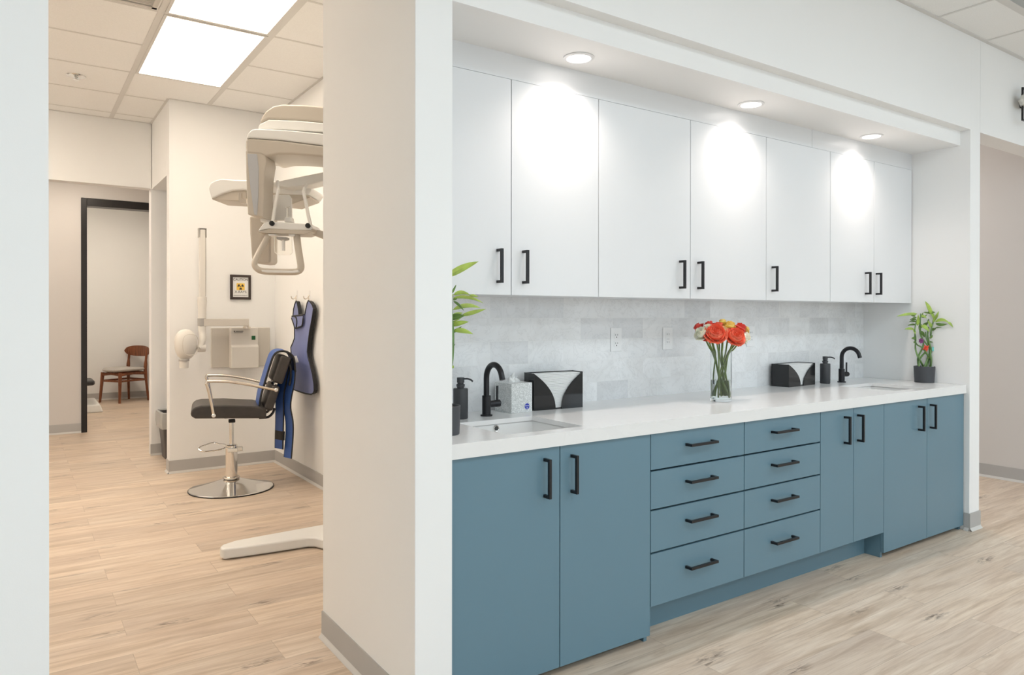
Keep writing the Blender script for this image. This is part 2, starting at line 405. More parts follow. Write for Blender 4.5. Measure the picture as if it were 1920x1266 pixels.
for y in yl:
    if y > W0+.2: q.box(-1.5, XV if y < YN else XN, y-.009, y+.009, CL-.002, CL+.004)
q.box(-1.5, XN, YH-.016, YH, CL-.004, CL); q.box(XN, XV, YN-.016, YN, CL-.004, CL); q.box(XV-.016, XV, YE, YN, CL-.004, CL); q.box(XN-.016, XN, YN, YH, CL-.004, CL)
struct('trim_2', q, 'grid')
# x-ray room walls
struct('wall_xray_left', B().box(-1.6, -1.5, W0+.14, YH, 0, CL), 'wall')
struct('wall_xray_near', B().box(XF, 1.93, YB+.01, YE, 0, CL), 'wall')
struct('wall_xray_right', B().box(XV, XV+.12, YE, YN+.12, 0, CL), 'wall')
struct('wall_xray_far', B().box(XN, XV, YN, YN+.12, 0, CL), 'wall', bev=.002)
struct('wall_side_header', B().box(XN, XN+.12, YN+.12, YH, 2.365, CL), 'wall')
struct('wall_far_header', B().box(-1.5, XN, YH, YH+.12, 2.372, CL), 'wall')
struct('wall_far_pier', B().box(XN-.006, 2.6, YH, YH+.12, 0, CL), 'wall', bev=.002)
struct('wall_side_room', B().box(2.5, 2.6, YN, YH, 0, CL).box(XN+.12, 2.6, YN+.12, YH, 2.7, 2.78), 'wall')
# corridor beyond, with black door frame
struct('wall_hall_far', B().box(-3, .555, YF, YF+.12, 0, CL).box(.555, 2.6, YF, YF+.12, 2.495, CL).box(1.62, 2.6, YF, YF+.12, 0, 2.495), 'wallgrey')
struct('wall_hall_left', B().box(-3.1, -3, YH, YF+.12, 0, CL), 'wallgrey')
struct('ceiling_hall', B().box(-3.1, 2.7, YH+.1, YF+.12, 2.75, 2.85), 'tile')
struct('wall_hall_right', B().box(2.6, 2.7, YH, YF+.12, 0, CL), 'wallgrey')
b = B().box(.553, .607, YF-.02, YF+.14, 0, 2.49).box(.607, 1.60, YF-.02, YF+.14, 2.41, 2.49).box(1.60, 1.65, YF-.02, YF+.14, 0, 2.49)
struct('door_1', b, 'darkwood', bev=.003)
struct('wall_operatory_far', B().box(-2, 2.6, YG, YG+.1, 0, CL), 'wall')
struct('wall_operatory_right', B().box(XG, XG+.1, YF+.12, YG, 0, CL), 'wall')
struct('wall_operatory_left', B().box(-2.1, -2, YF+.12, YG, 0, CL), 'wall')
struct('ceiling_operatory', B().box(-2.1, 2.6, YF+.12, YG+.1, CL, CL+.08), 'tile')
# baseboards : rubber cove with toe
def cove(name, p, q, n):
    p, q, n = V(p), V(q), V(n); h = .1016
    prof = [(0, 0), (.016, 0), (.010, .006), (.006, .016), (.0055, h-.003), (.004, h), (0, h)]
    r = [[e+n*a+Up*z for a, z in prof] for e in (p, q)]
    o = struct(name, B().loft(r), 'cove')
    e = .0006; pr = [(.0068, .0), (.0172, .0), (.0168, .003), (.0106, .0095), (.0066, .0175)]
    r = [[w_+n*a+Up*(z+.0002) for a, z in pr] for w_ in (p, q)]
    mk('toe', B().loft(r), 'cover_strip', o)
cove('baseboard_end', (XE, W0, 0), (XE, YE, 0), (-1, 0, 0))
cove('baseboard_end_front', (XE-.006, W0, 0), (XF+.006, W0, 0), (0, -1, 0))
cove('baseboard_front_left', (-4, W0, 0), (XL, W0, 0), (0, -1, 0))
cove('baseboard_column', (XR-.006, W0, 0), (XC+.006, W0, 0), (0, -1, 0))
cove('baseboard_column_left', (XR, W0, 0), (XR, 1.955, 0), (-1, 0, 0))
cove('baseboard_corridor', (XQ, W0+.13, 0), (XQ, 5.9, 0), (-1, 0, 0))
cove('baseboard_xray_right', (XV, YE, 0), (XV, YN, 0), (-1, 0, 0))
cove('baseboard_xray_far', (XN-.006, YN, 0), (XV, YN, 0), (0, -1, 0))
cove('baseboard_xray_return', (XN, YN-.006, 0), (XN, YN+.12, 0), (-1, 0, 0))
cove('baseboard_pier', (XN-.012, YH, 0), (2.5, YH, 0), (0, -1, 0))
cove('baseboard_hall', (-3, YF, 0), (.553, YF, 0), (0, -1, 0))
cove('baseboard_operatory', (-2, YG, 0), (XG, YG, 0), (0, -1, 0))
cove('baseboard_operatory_right', (XG, YF+.14, 0), (XG, YG, 0), (-1, 0, 0))
# backsplash
struct('wall_alcove_back', B().box(XF, XR, YB-.008, YB+.01, .80, 1.345), 'splash')
struct('wall_alcove_upper', B().box(XF, XR, YB-.001, YB+.009, 1.34, SOF), 'wall')

# ================================================================== LIGHT FITTINGS
def panel(loc, sx, sy, z, label, mat, name='ceiling_light', group=None):
    t = thing(name, label, 'ceiling light', (loc[0], loc[1], z), group)
    x, y = loc; f = .018
    b = B().box(x-sx/2, x+sx/2, y-sy/2, y-sy/2+f, z-.006, z+.02).box(x-sx/2, x+sx/2, y+sy/2-f, y+sy/2, z-.006, z+.02)
    b.box(x-sx/2, x-sx/2+f, y-sy/2+f, y+sy/2-f, z-.006, z+.02).box(x+sx/2-f, x+sx/2, y-sy/2+f, y+sy/2-f, z-.006, z+.02)
    mk('frame', b, 'grid', t)
    mk('diffuser', B().box(x-sx/2+f, x+sx/2-f, y-sy/2+f, y+sy/2-f, z-.004, z-.001), mat, t)
    return t
panel((p0+.305, q0+.61), .575, 1.20, CL, 'glowing rectangular ceiling panel over the x-ray room, seen whole', 'light_panel')
panel((p0+.305, q0-.61), .575, 1.20, CL, 'glowing ceiling panel cut off by the top edge of the photo', 'light_panel')
panel((p0-1.5, q0+.305), .575, 1.20, CL, 'added unseen ceiling panel brightening the x-ray room from its left part', 'light_panel_added')  # unseen panel, added so more light reaches the right wall
panel((p0-1.5, q0+1.83), .575, 1.20, CL, 'added unseen ceiling panel brightening the far end of the x-ray room', 'light_panel_added')  # second unseen panel, added to lift the far header wall
for x, y in ADDED_TROF:
    for yy in (y, y-1.7): panel((x, yy), 1.2, .6, CM-.002, 'added unseen troffer behind the camera, brightening the treatment room', 'light_added_cool', group='added troffers behind the camera')  # added lit fittings out of view, for light from above
panel((.4, 8.0), .6, .6, 2.75, 'square ceiling panel of the hall behind the wide opening', 'light_panel_c')
panel((.6, 10.4), .6, 1.2, CL, 'ceiling panel of the far room with the wooden chair', 'light_panel_c')
panel((4.43, 1.325), .55, .58, CM, 'unlit grey square ceiling panel in the upper right corner', 'troff')
panel((5.4, 3.8), .6, 1.2, CM-.01, 'ceiling panel of the right hand corridor', 'light_corr')
struct('ceiling_corridor', B().box(XC-.12, XQ+.12, W0+.13, 6.0, CM, CM+.1), 'tile')
for i, (x, y) in enumerate([(1.785, 2.143), (2.843, 2.152), (3.897, 2.155)]):
    t = thing('recessed_downlight', ['round recessed downlight in the soffit, nearest of the three, above the double white doors',
              'round recessed downlight in the soffit, middle one of the three', 'round recessed downlight in the soffit, farthest and rightmost of the three'][i], 'downlight', (x, y, SOF), 'downlights in the cabinet soffit')
    mk('trim_ring', B().lathe([(.046, -.001), (.060, -.001), (.060, -.003), (.056, -.006), (.047, -.006)], (x, y, SOF), 40, closed=True), 'outlet', t)
    mk('lens', B().lathe([(.0465, -.0015), (.0465, -.004), (.03, -.005), (0, -.0055)], (x, y, SOF), 32), 'lens', t)
    lamp('downlight_beam', 'SPOT', (x, y, SOF-.012), 18, (1, .88, .80), .035, aim=(0, 0, -1), parent=t, spot=140, blend=1.0)
# sprinkler, vent, sconce
c = onZ(143, 142, CL); t = thing('ceiling_sprinkler', 'small chrome fire sprinkler in the x-ray room ceiling', 'sprinkler', c)
mk('escutcheon', B().lathe([(.05, 0), (.062, -.002), (.058, -.006), (.03, -.009), (.012, -.010), (.012, 0)], c, 28), 'chrome', t)
b = B().tube([c+V((0, 0, -.009)), c+V((0, 0, -.028))], .006, 8); b.lathe([(.002, -.026), (.02, -.027), (.022, -.029), (.002, -.031)], c, 16)
b.tube([c+V((.012, 0, -.01)), c+V((.013, 0, -.02)), c+V((.002, 0, -.028))], .002, 6).tube([c+V((-.012, 0, -.01)), c+V((-.013, 0, -.02)), c+V((-.002, 0, -.028))], .002, 6)
mk('head', b, 'chrome', t)
vx0, vx1, vy0, vy1 = p0-.61+.06, p0-.03, q0-.61-.02, q0-.04
c = (vx0, vy0, CL); t = thing('ceiling_vent', 'slatted air return grille in the ceiling left of the glowing panels', 'vent', c)
b = B().box(vx0, vx1, vy0, vy0+.025, CL-.01, CL).box(vx0, vx1, vy1-.025, vy1, CL-.01, CL).box(vx0, vx0+.025, vy0, vy1, CL-.01, CL).box(vx1-.025, vx1, vy0, vy1, CL-.01, CL)
mk('frame', b, 'vent', t)
b = B()
for k in range(26):
    y = vy0+.03+k*(vy1-vy0-.06)/26; b.box(vx0+.025, vx1-.025, y, y+.011, CL-.007, CL-.001)
mk('slats', b, 'vent', t)
mk('duct_shade_sheet', B().box(vx0+.025, vx1-.025, vy0+.025, vy1-.025, CL-.0009, CL-.0003), 'ventdark', t)  # dark sheet standing in for the shade behind the slats
y_ = W0-.05; x0 = onY(1917, 200, y_).x; zt_, zb_ = onY(1917, 166, y_).z, onY(1917, 223, y_).z; zm = onY(1914, 187, y_).z; xm = x0+.042
t = thing('wall_sconce', 'wall fitting of hammered silver with a black bracket at the right edge', 'wall lamp', V((xm, W0, zm)))
b = B().box(x0, x0+.009, y_-.004, y_+.006, zb_, zt_).box(x0+.115, x0+.124, y_-.004, y_+.006, zb_, zt_).box(x0, x0+.124, y_-.004, y_+.006, zb_-.009, zb_).box(x0, x0+.124, y_-.004, y_+.006, zt_, zt_+.009)
b.box(x0+.095, x0+.125, y_+.006, W0, zm-.02, zm+.02).prism([(x0-.004, y_, zm+.035), (x0+.02, y_, zm+.035), (x0+.02, y_, zt_)], (0, .006, 0))
mk('bracket', b, 'black', t)
bb = B(); rr = []
for k, (dz, r) in enumerate([(-.042, .03), (-.03, .062), (0, .078), (.03, .06), (.042, .03)]):
    rr.append([V((xm+math.cos(a)*r*random.uniform(.88, 1.06), y_-.012+math.sin(a)*r*.55*random.uniform(.88, 1.06), zm+dz)) for a in [2*math.pi*j/11 for j in range(11)]])
mk('shade', bb.loft(rr), 'silver', t, sm=False)
mk('shade_arm', B().tube([(xm+.05, y_-.02, zm), (xm+.06, W0, zm)], .01, 10), 'black', t)

# ================================================================== CABINETS
cx = [1.109, 1.5493, 1.9892, 2.5475, 3.1059, 3.387, 3.6682, 4.1138, 4.5453]
UY, LY = 2.2577, 1.9583
ZU0, ZU1 = 1.3265, 2.1473; ZL0, ZL1 = .0272, .797
ZC = .847
def pull(name_parent, p, q, out, th=.0100):
    """square bar pull from p to q standing 'out' off the door"""
    p, q = V(p), V(q); d = (q-p).normalized(); s = V((0, 1, 0)).cross(d); h = th/2
    def bar(b, a, c, ax1, ax2): b.prism([a+ax1*h+ax2*h, a-ax1*h+ax2*h, a-ax1*h-ax2*h, a+ax1*h-ax2*h], c-a)
    b = B(); o = V((0, -out, 0)); yv = V((0, 1, 0))
    bar(b, p+o-d*h, q+o+d*h, s, yv); bar(b, p+V((0, .0, 0)), p+o+yv*h*.98, s, d); bar(b, q, q+o+yv*h*.98, s, d)
    return mk('handle', b, 'black', name_parent)
def door(parent, x0, x1, y, z0, z1, mat, g=.0032, name='door'):
    return mk(name, B().box(x0+g/2, x1-g/2, y, y+.018, z0, z1), mat, parent, bev=.0008, seg=1)
def upper(i0, i1, hs, label):
    x0, x1 = cx[i0], cx[i1]
    t = thing('wall_cabinet', label, 'cabinet', (x0, UY, ZU0), 'white wall cabinets')
    b = B().box(x0, x0+.018, UY+.019, YB-.008, ZU0+.002, ZU1).box(x1-.018, x1, UY+.019, YB-.008, ZU0+.002, ZU1).box(x0+.018, x1-.018, UY+.019, YB-.008, ZU0+.002, ZU0+.02).box(x0+.018, x1-.018, UY+.019, YB-.008, ZU1-.018, ZU1).box(x0+.018, x1-.018, YB-.02, YB-.008, ZU0+.02, ZU1-.018).box(x0+.018, x1-.018, UY+.05, YB-.02, 1.73, 1.748)
    mk('body', b, 'white_lam', t)
    for k, hx in zip(range(i0, i1), hs):
        a, c_ = cx[k], cx[k+1]
        d = door(t, a, c_, UY, ZU0, ZU1, 'white_lam')
        pull(d, (hx, UY, 1.376), (hx, UY, 1.494), .030)
t_up = [(0, 2, (1.486, 1.604), 'double door white wall cabinet farthest left, beside the pillar'),
        (2, 4, (2.477, 2.598), 'double door white wall cabinet with the two widest doors, over the outlets'),
        ]
upper(*t_up[0])
# doors of the middle pair are 1.989-2.5475-3.106
upper(*t_up[1])
def upper_custom(xs_, hs, label):
    x0, x1 = xs_[0], xs_[-1]
    t = thing('wall_cabinet', label, 'cabinet', (x0, UY, ZU0), 'white wall cabinets')
    b = B().box(x0, x0+.018, UY+.019, YB-.008, ZU0+.002, ZU1).box(x1-.018, x1, UY+.019, YB-.008, ZU0+.002, ZU1).box(x0+.018, x1-.018, UY+.019, YB-.008, ZU0+.002, ZU0+.02).box(x0+.018, x1-.018, UY+.019, YB-.008, ZU1-.018, ZU1).box(x0+.018, x1-.018, YB-.02, YB-.008, ZU0+.02, ZU1-.018)
    mk('body', b, 'white_lam', t)
    for a, c_, hx in zip(xs_, xs_[1:], hs):
        d = door(t, a, c_, UY, ZU0, ZU1, 'white_lam'); pull(d, (hx, UY, 1.376), (hx, UY, 1.494), .030)
upper_custom([3.1059, 3.6682], [3.154], 'single door white wall cabinet above the right towel holder')
upper_custom([3.6682, 4.1138, 4.5453], [4.022, 4.137], 'double door white wall cabinet farthest right, against the side wall')
b = B().box(XF, 3.499, UY+.003, UY+.021, ZU1+.002, SOF)
tag(mk('cabinet_filler', b, 'white_lam'), 'long plain white filler board above the wall cabinet doors', 'filler panel')
b = B().box(3.501, XR, UY+.003, UY+.021, ZU1+.002, SOF)
tag(mk('cabinet_filler', b, 'white_lam'), 'short white filler board above the doors at the right end', 'filler panel')
def carc(t, x0, x1, floor_=True):
    z0 = .0 if floor_ else .125
    b = B().box(x0+.001, x0+.017, LY+.019, YB-.01, z0, ZL1-.004).box(x1-.017, x1-.001, LY+.019, YB-.01, z0, ZL1-.004).box(x0+.017, x1-.017, YB-.022, YB-.01, z0, ZL1-.004)
    b.box(x0+.017, x1-.017, LY+.019, YB-.022, max(z0, .02), max(z0, .02)+.018)
    mk('body', b, 'blue_lam', t)
def base_doors(i0, i1, hs, label, floor_=True, hz=(.633, .757)):
    t = thing('base_cabinet', label, 'cabinet', (cx[i0], LY, 0), 'blue base cabinets')
    carc(t, cx[i0], cx[i1], floor_)
    for k, hx in zip(range(i0, i1), hs):
        d = door(t, cx[k], cx[k+1], LY, ZL0 if floor_ else .134, ZL1, 'blue_lam'); pull(d, (hx, LY, hz[0]), (hx, LY, hz[1]), .030)
    return t
base_doors(0, 2, (1.482, 1.601), 'blue base cabinet nearest the camera, two tall doors under the left sink')
base_doors(6, 8, (4.019, 4.148), 'blue base cabinet at the far right, two doors under the right sink, reaching the floor')
base_doors(4, 6, (3.304, 3.421), 'narrow two door blue base cabinet, raised above the toe kick', False)
ZD = [.134, .3421, .5067, .6582, ZL1]
def drawers(i, label, xc, wid):
    t = thing('drawer_cabinet', label, 'cabinet', (cx[i], LY, 0), 'blue base cabinets')
    carc(t, cx[i], cx[i+1], False)
    for k in range(4):
        z0, z1 = ZD[k], ZD[k+1]-.0070 if k < 3 else ZL1
        dr = door(t, cx[i], cx[i+1], LY, z0, z1, 'blue_lam', .004, 'drawer')
        zc = [.251, .4365, .592, .7375][k]
        pull(dr, (xc-wid/2, LY, zc), (xc+wid/2, LY, zc), .030)
drawers(2, 'blue four drawer cabinet on the left, next to the tall doors', 2.262, .150)
drawers(3, 'blue four drawer cabinet on the right, next to the narrow doors', 2.81, .150)
tag(mk('toe_kick', B().box(cx[2]+.002, cx[6]-.002, 2.0598, 2.078, 0, .124), 'blue_lam'), 'long recessed blue toe kick board below the drawers', 'toe kick')
# dark sill under the corner doors
# countertop with two cutouts
YC = 1.945; SY0, SY1 = 2.005, 2.322
SX = [(1.355, 1.695), (3.865, 4.205)]
b = B(); xs = [XF+.002, SX[0][0], SX[0][1], SX[1][0], SX[1][1], XR-.002]; ys = [YC, SY0, SY1, YB-.0085]
def slab_with_holes(b, xs, ys, z0, z1, holes):
    g = {}
    def vv(i, j, k):
        if (i, j, k) not in g: g[(i, j, k)] = b.v((xs[i], ys[j], (z0, z1)[k]))
        return g[(i, j, k)]
    nx, ny = len(xs)-1, len(ys)-1; solid = lambda i, j: 0 <= i < nx and 0 <= j < ny and (i, j) not in holes
    for i in range(nx):
        for j in range(ny):
            if not solid(i, j): continue
            b.bm.faces.new([vv(i, j, 1), vv(i+1, j, 1), vv(i+1, j+1, 1), vv(i, j+1, 1)]); b.bm.faces.new([vv(i, j, 0), vv(i, j+1, 0), vv(i+1, j+1, 0), vv(i+1, j, 0)])
            for (di, dj, e) in ((-1, 0, ((i, j+1), (i, j))), (1, 0, ((i+1, j), (i+1, j+1))), (0, -1, ((i, j), (i+1, j))), (0, 1, ((i+1, j+1), (i, j+1)))):
                if not solid(i+di, j+dj):
                    (a, c), (d, f) = e; b.bm.faces.new([vv(a, c, 0), vv(d, f, 0), vv(d, f, 1), vv(a, c, 1)])
slab_with_holes(b, xs, ys, .829, ZC, {(1, 1), (3, 1)}); b.box(xs[0], xs[-1], YC+.0004, YC+.02, .799, .8305)
tag(mk('countertop', b, 'quartz'), 'long white quartz countertop on the blue cabinets', 'countertop')
for (x0, x1), lb in zip(SX, ('white rectangular undermount sink on the left, by the tissue box', 'white rectangular undermount sink on the right, by the bamboo pot')):
    t = thing('sink', lb, 'sink', ((x0+x1)/2, (SY0+SY1)/2, .65), 'undermount sinks')
    o = .006; zt = .8285
    def ring(e, z): return [V((x0-e, SY0-e, z)), V((x1+e, SY0-e, z)), V((x1+e, SY1+e, z)), V((x0-e, SY1+e, z))]
    b = B().loft([ring(.02, zt), ring(o, zt), ring(-.004, .70), ring(-.03, .675), ring(-.1, .67)], cap=False)
    b.bm.faces.new([b.v(p) for p in ring(-.1, .67)])
    bmesh.ops.remove_doubles(b.bm, verts=b.bm.verts, dist=1e-5)
    s_ = mk('basin', b, 'porcelain', t, bev=.006, seg=3)
    md = s_.modifiers.new('solid', 'SOLIDIFY'); md.thickness = .008; md.offset = -1
    mk('drain', B().lathe([(.022, 0), (.022, .003), (.016, .004), (.014, .001), (0, .001)], ((x0+x1)/2, (SY0+SY1)/2, .6705), 24), 'chrome', t)
    mk('overflow_ring', B().lathe([(.009, 0), (.013, .0), (.012, .004), (.009, .003)], ((x0+x1)/2, SY1+.0035, .812), 20, (0, -1, 0), closed=True), 'chrome', t)
    mk('overflow_hole', B().lathe([(.009, 0), (.009, .0015), (0, .0015)], ((x0+x1)/2, SY1+.0035, .812), 20, (0, -1, 0)), 'slot', t)

# ================================================================== COUNTER ITEMS
def faucet(px, py, label):
    c = onZ(px, py, ZC); c.z = ZC; t = thing('faucet', label, 'faucet', c, 'black sink faucets')
    mk('base', B().lathe([(.024, 0), (.024, .006), (.0175, .007), (.0175, .082), (0, .082)], c, 32), 'faucet', t, bev=.0006, seg=1)
    pts = [c+V((0, 0, z)) for z in (.08, .12, .15)]
    R = .056
    for k in range(0, 13):
        a = math.pi*k/12*.93; pts.append(c+V((0, -(R-R*math.cos(a)), .152+R*math.sin(a))))
    e = pts[-1]-pts[-2]; pts.append(pts[-1]+e.normalized()*.012)
    mk('spout', B().tube(smooth(pts, 2), .0115, 18), 'faucet', t)
    hd = mk('handle', B().lathe([(.0135, .012), (.0135, .040), (.0145, .042), (.0145, .062), (.012, .0635), (0, .0635)], c+V((0, 0, .047)), 24, (1, 0, 0)), 'faucet', t)
    mk('lever', B().tube([c+V((.051, 0, .058)), c+V((.052, 0, .118))], .0048, 12), 'faucet', hd)
faucet(912, 780, 'black gooseneck faucet behind the left sink, beside the tissue box')
faucet(1578, 717, 'black gooseneck faucet behind the right sink')
def dispenser(px, py, label):
    c = onZ(px, py, ZC); c.z = ZC; t = thing('soap_dispenser', label, 'soap dispenser', c, 'dark pump soap dispensers')
    mk('bottle', B().lathe([(.027, 0), (.029, .003), (.029, .114), (.0275, .118), (.012, .119), (0, .119)], c, 36), 'dispenser', t)
    p = mk('pump', B().lathe([(.014, .119), (.014, .124), (.0165, .125), (.0165, .134), (.012, .136), (.012, .140), (.0145, .141), (.0145, .160), (0, .161)], c, 24), 'dispenser', t)
    d = V((.55, -.83, 0)).normalized()
    mk('nozzle', B().tube(smooth([c+V((0, 0, .155))+d*.010, c+V((0, 0, .156))+d*.03, c+V((0, 0, .152))+d*.045, c+V((0, 0, .146))+d*.052], 4), .0035, 10), 'dispenser', p)
dispenser(863.5, 785, 'dark soap pump bottle at the left end, beside the left faucet')
dispenser(1547, 719, 'dark soap pump bottle between the right towel holder and the right faucet')
# tissue box
c0 = onZ(959, 776, ZC); c0.z = ZC; ex = V((.965, .26, 0)).normalized(); c1 = onZ(999.5, 771.5, ZC); ex = (c1-c0); ex.z = 0; wx = ex.length; ex.normalize(); ey = V((-ex.y, ex.x, 0))
L = .112; T_ = frame3(c0, ex, ey, Up)
wx = .112
t = thing('tissue_box', 'silver patterned cube tissue box beside the left faucet', 'tissue box', c0)
mk('carton', B(T_).box(0, wx, 0, L, 0, .122), 'tissue', t, bev=.0015)
bb = B(T_); tw_ = []
for q0_, q1_, wd_ in (((.045, .05, .118), (.030, .045, .150), .040), ((.055, .06, .118), (.058, .055, .164), .045), ((.065, .05, .118), (.082, .06, .146), .036)):
    p_, q_ = V(q0_), V(q1_); P = []
    for k in range(7):
        u = k/6; hw2 = wd_*(1-u**1.6)*.5+.0005; c_ = p_.lerp(q_, u)+V((.004*math.sin(5*u), .006*math.sin(7*u+wd_*90), 0))
        P.append([c_-V((hw2, -hw2*.35, 0)), c_+V((-hw2*.4, -.006*(1-u), 0)), c_+V((hw2*.4, .006*(1-u), 0)), c_+V((hw2, hw2*.3, 0))])
    bb.grid(P)
o = mk('tissue', bb, 'paper', t); md = o.modifiers.new('s', 'SOLIDIFY'); md.thickness = .0008
lg = mk('logo', B(T_).lathe([(.0125, 0), (.0125, .0006), (0, .0006)], (.0835, 0, .024), 32, (0, -1, 0)), 'logo', t)
text('logo_lettering', 'Kleenex', .0062, 'paper', T_ @ Matrix.Translation((.0835, -.0009, .0265)) @ FACE, lg)
mk('logo_mark', B(T_).prism([(.0805, -.0007, .019), (.0865, -.0007, .019), (.0855, -.0007, .0155), (.0815, -.0007, .0155)], (0, -.0003, 0)), 'paper', lg)
# towel holders
def towel(cl, cr, H_, D_, label):
    a = onZ(*cl, ZC); c = onZ(*cr, ZC); a.z = c.z = ZC; x = c-a; W_ = x.length; x.normalize(); y = V((-x.y, x.x, 0)); T2 = frame3(a, x, y, Up)
    t = thing('paper_towel_holder', label, 'paper towel holder', a, 'black paper towel holders')
    b = B(T2).box(0, W_, 0, D_, 0, .004).box(0, .004, 0, D_, .004, H_).box(W_-.004, W_, 0, D_, .004, H_).box(0, W_, D_-.004, D_, .004, H_)
    mk('tray', b, 'blackacr', t)
    # front shields with concave curves
    for s in (0, 1):
        X = lambda u: u if s == 0 else W_-u
        cw = W_*.5-.016
        arc = [(cw*(1-((k/10)**2.2)), H_*(k/10)) for k in range(11)]
        poly = [(X(0), 0, 0)]+[(X(max(u, 0)+.0), 0, z) for u, z in arc if u > .001]+[(X(0), 0, H_)]
        mk('front_shield', B(T2).prism([V(p)+V((0, -.004, 0)) for p in poly], (0, .004, 0)), 'blackacr', t)
    # folded towels
    tw = B(T2)
    for k in range(26):
        z0 = .005+k*(H_-.008)/26; j = random.uniform(-.002, .002)
        tw.box(.006, W_-.006, .004+j+.002, D_-.007+j, z0, z0+(H_-.008)/26*.82)
    tag(mk('paper_towels', tw, 'paper'), 'stack of white folded paper towels in the '+('left' if cl[0] < 1200 else 'right')+' black holder', 'paper towels', 'paper towel stacks')
towel((1000, 770.5), (1091.5, 763.5), .157, .075, 'glossy black paper towel holder on the left, next to the tissue box')
towel((1478, 726.5), (1527, 721), .127, .105, 'glossy black paper towel holder on the right, beside the soap pump')
# outlets
for i, (x, lb) in enumerate([(2.371, 'white duplex outlet plate on the backsplash, leftmost of three'), (2.724, 'white decorator switch outlet plate on the backsplash, middle of three'), (3.389, 'white outlet plate half hidden behind the roses')]):
    y = YB-.008; zc = 1.133; t = thing('wall_outlet', lb, 'outlet', (x, y, zc), 'outlet plates on the backsplash')
    mk('plate', B().box(x-.035, x+.035, y-.005, y, zc-.057, zc+.057), 'outlet', t, bev=.002)
    if i == 0:
        for s in (-1, 1):
            r = mk('receptacle', B().box(x-.016, x+.016, y-.0065, y-.0045, zc+s*.020-.014, zc+s*.020+.014), 'outlet', t, bev=.003)
            q = B().box(x-.0075, x-.0055, y-.0069, y-.006, zc+s*.020-.001, zc+s*.020+.007).box(x+.0055, x+.0075, y-.0069, y-.006, zc+s*.020-.001, zc+s*.020+.007).lathe([(.003, 0), (.003, .0006), (0, .0006)], (x, y-.0064, zc+s*.020-.008), 10, (0, -1, 0))
            mk('slots', q, 'slot', r)
    else:
        r = mk('insert', B().box(x-.0165, x+.0165, y-.0065, y-.0045, zc-.033, zc+.033), 'outlet', t, bev=.001)
        q = B()
        for s in (-1, 1): q.box(x-.0075, x-.0055, y-.0069, y-.006, zc+s*.02-.003, zc+s*.02+.006).box(x+.0055, x+.0075, y-.0069, y-.006, zc+s*.02-.003, zc+s*.02+.006)
        q.box(x-.010, x+.010, y-.0069, y-.006, zc-.004, zc-.003)
        mk('slots', q, 'slot', r)
# vase + roses
vc = onZ(1351.5, 752, ZC); vc.z = ZC; vd = (vc-C0).dot(F2)
t = thing('glass_vase', 'clear glass cylinder vase of roses on the countertop', 'vase', vc)
R = .049; Hh = .238
mk('glass', B().lathe([(0, .001), (R, .001), (R, Hh), (R-.0025, Hh), (R-.0025, .012), (0, .012)], vc, 48), 'glass', t)
mk('water', B().lathe([(0, .0122), (R-.0027, .0122), (R-.0027, .100), (0, .100)], vc, 48), 'water', t)
def petal_rose(r, seed):
    rd = random.Random(seed); b = B()
    layers = [(.10, 3, .95), (.22, 4, 1.0), (.36, 5, .98), (.52, 5, .9), (.70, 6, .74), (.9, 6, .55)]
    for li, (rr, n, h) in enumerate(layers):
        for k in range(n):
            a0 = 2*math.pi*k/n+li*.9+rd.uniform(-.15, .15); span = math.pi*1.25/n*(1.15 if li else 1.6); P = []
            for j in range(6):
                v_ = j/5; row = []
                for i in range(7):
                    u = i/6*2-1; a = a0+u*span; edge = 1-.28*abs(u)**2.5
                    rad = r*(rr*(.35+.65*math.sin(min(1, v_*1.3)*math.pi/2))+.10*(li/5)*v_**3*1.9)
                    z = r*(-.75+(h*1.25*edge+.0)*v_*(1-.10*v_*(li >= 4)))+(-.16*r*v_**3*(li >= 4))
                    rad += r*.03*rd.uniform(-1, 1)*v_
                    row.append((rad*math.cos(a), rad*math.sin(a), z))
                P.append(row)
            b.grid(P)
    b.lathe([(0, -.72), (.45, -.66), (.66, -.3), (.62, .0), (.42, .18), (0, .22)], (0, 0, 0), 16)
    return b
bloom_me = {}
def bloom_mesh(col, k):
    key = (col, k)
    if key not in bloom_me:
        b = petal_rose(1.0, k*5+3); me = bpy.data.meshes.new('bloom'); b.bm.to_mesh(me); b.bm.free(); me.materials.append(M[col])
        for p in me.polygons: p.use_smooth = True
        bloom_me[key] = me
    return bloom_me[key]
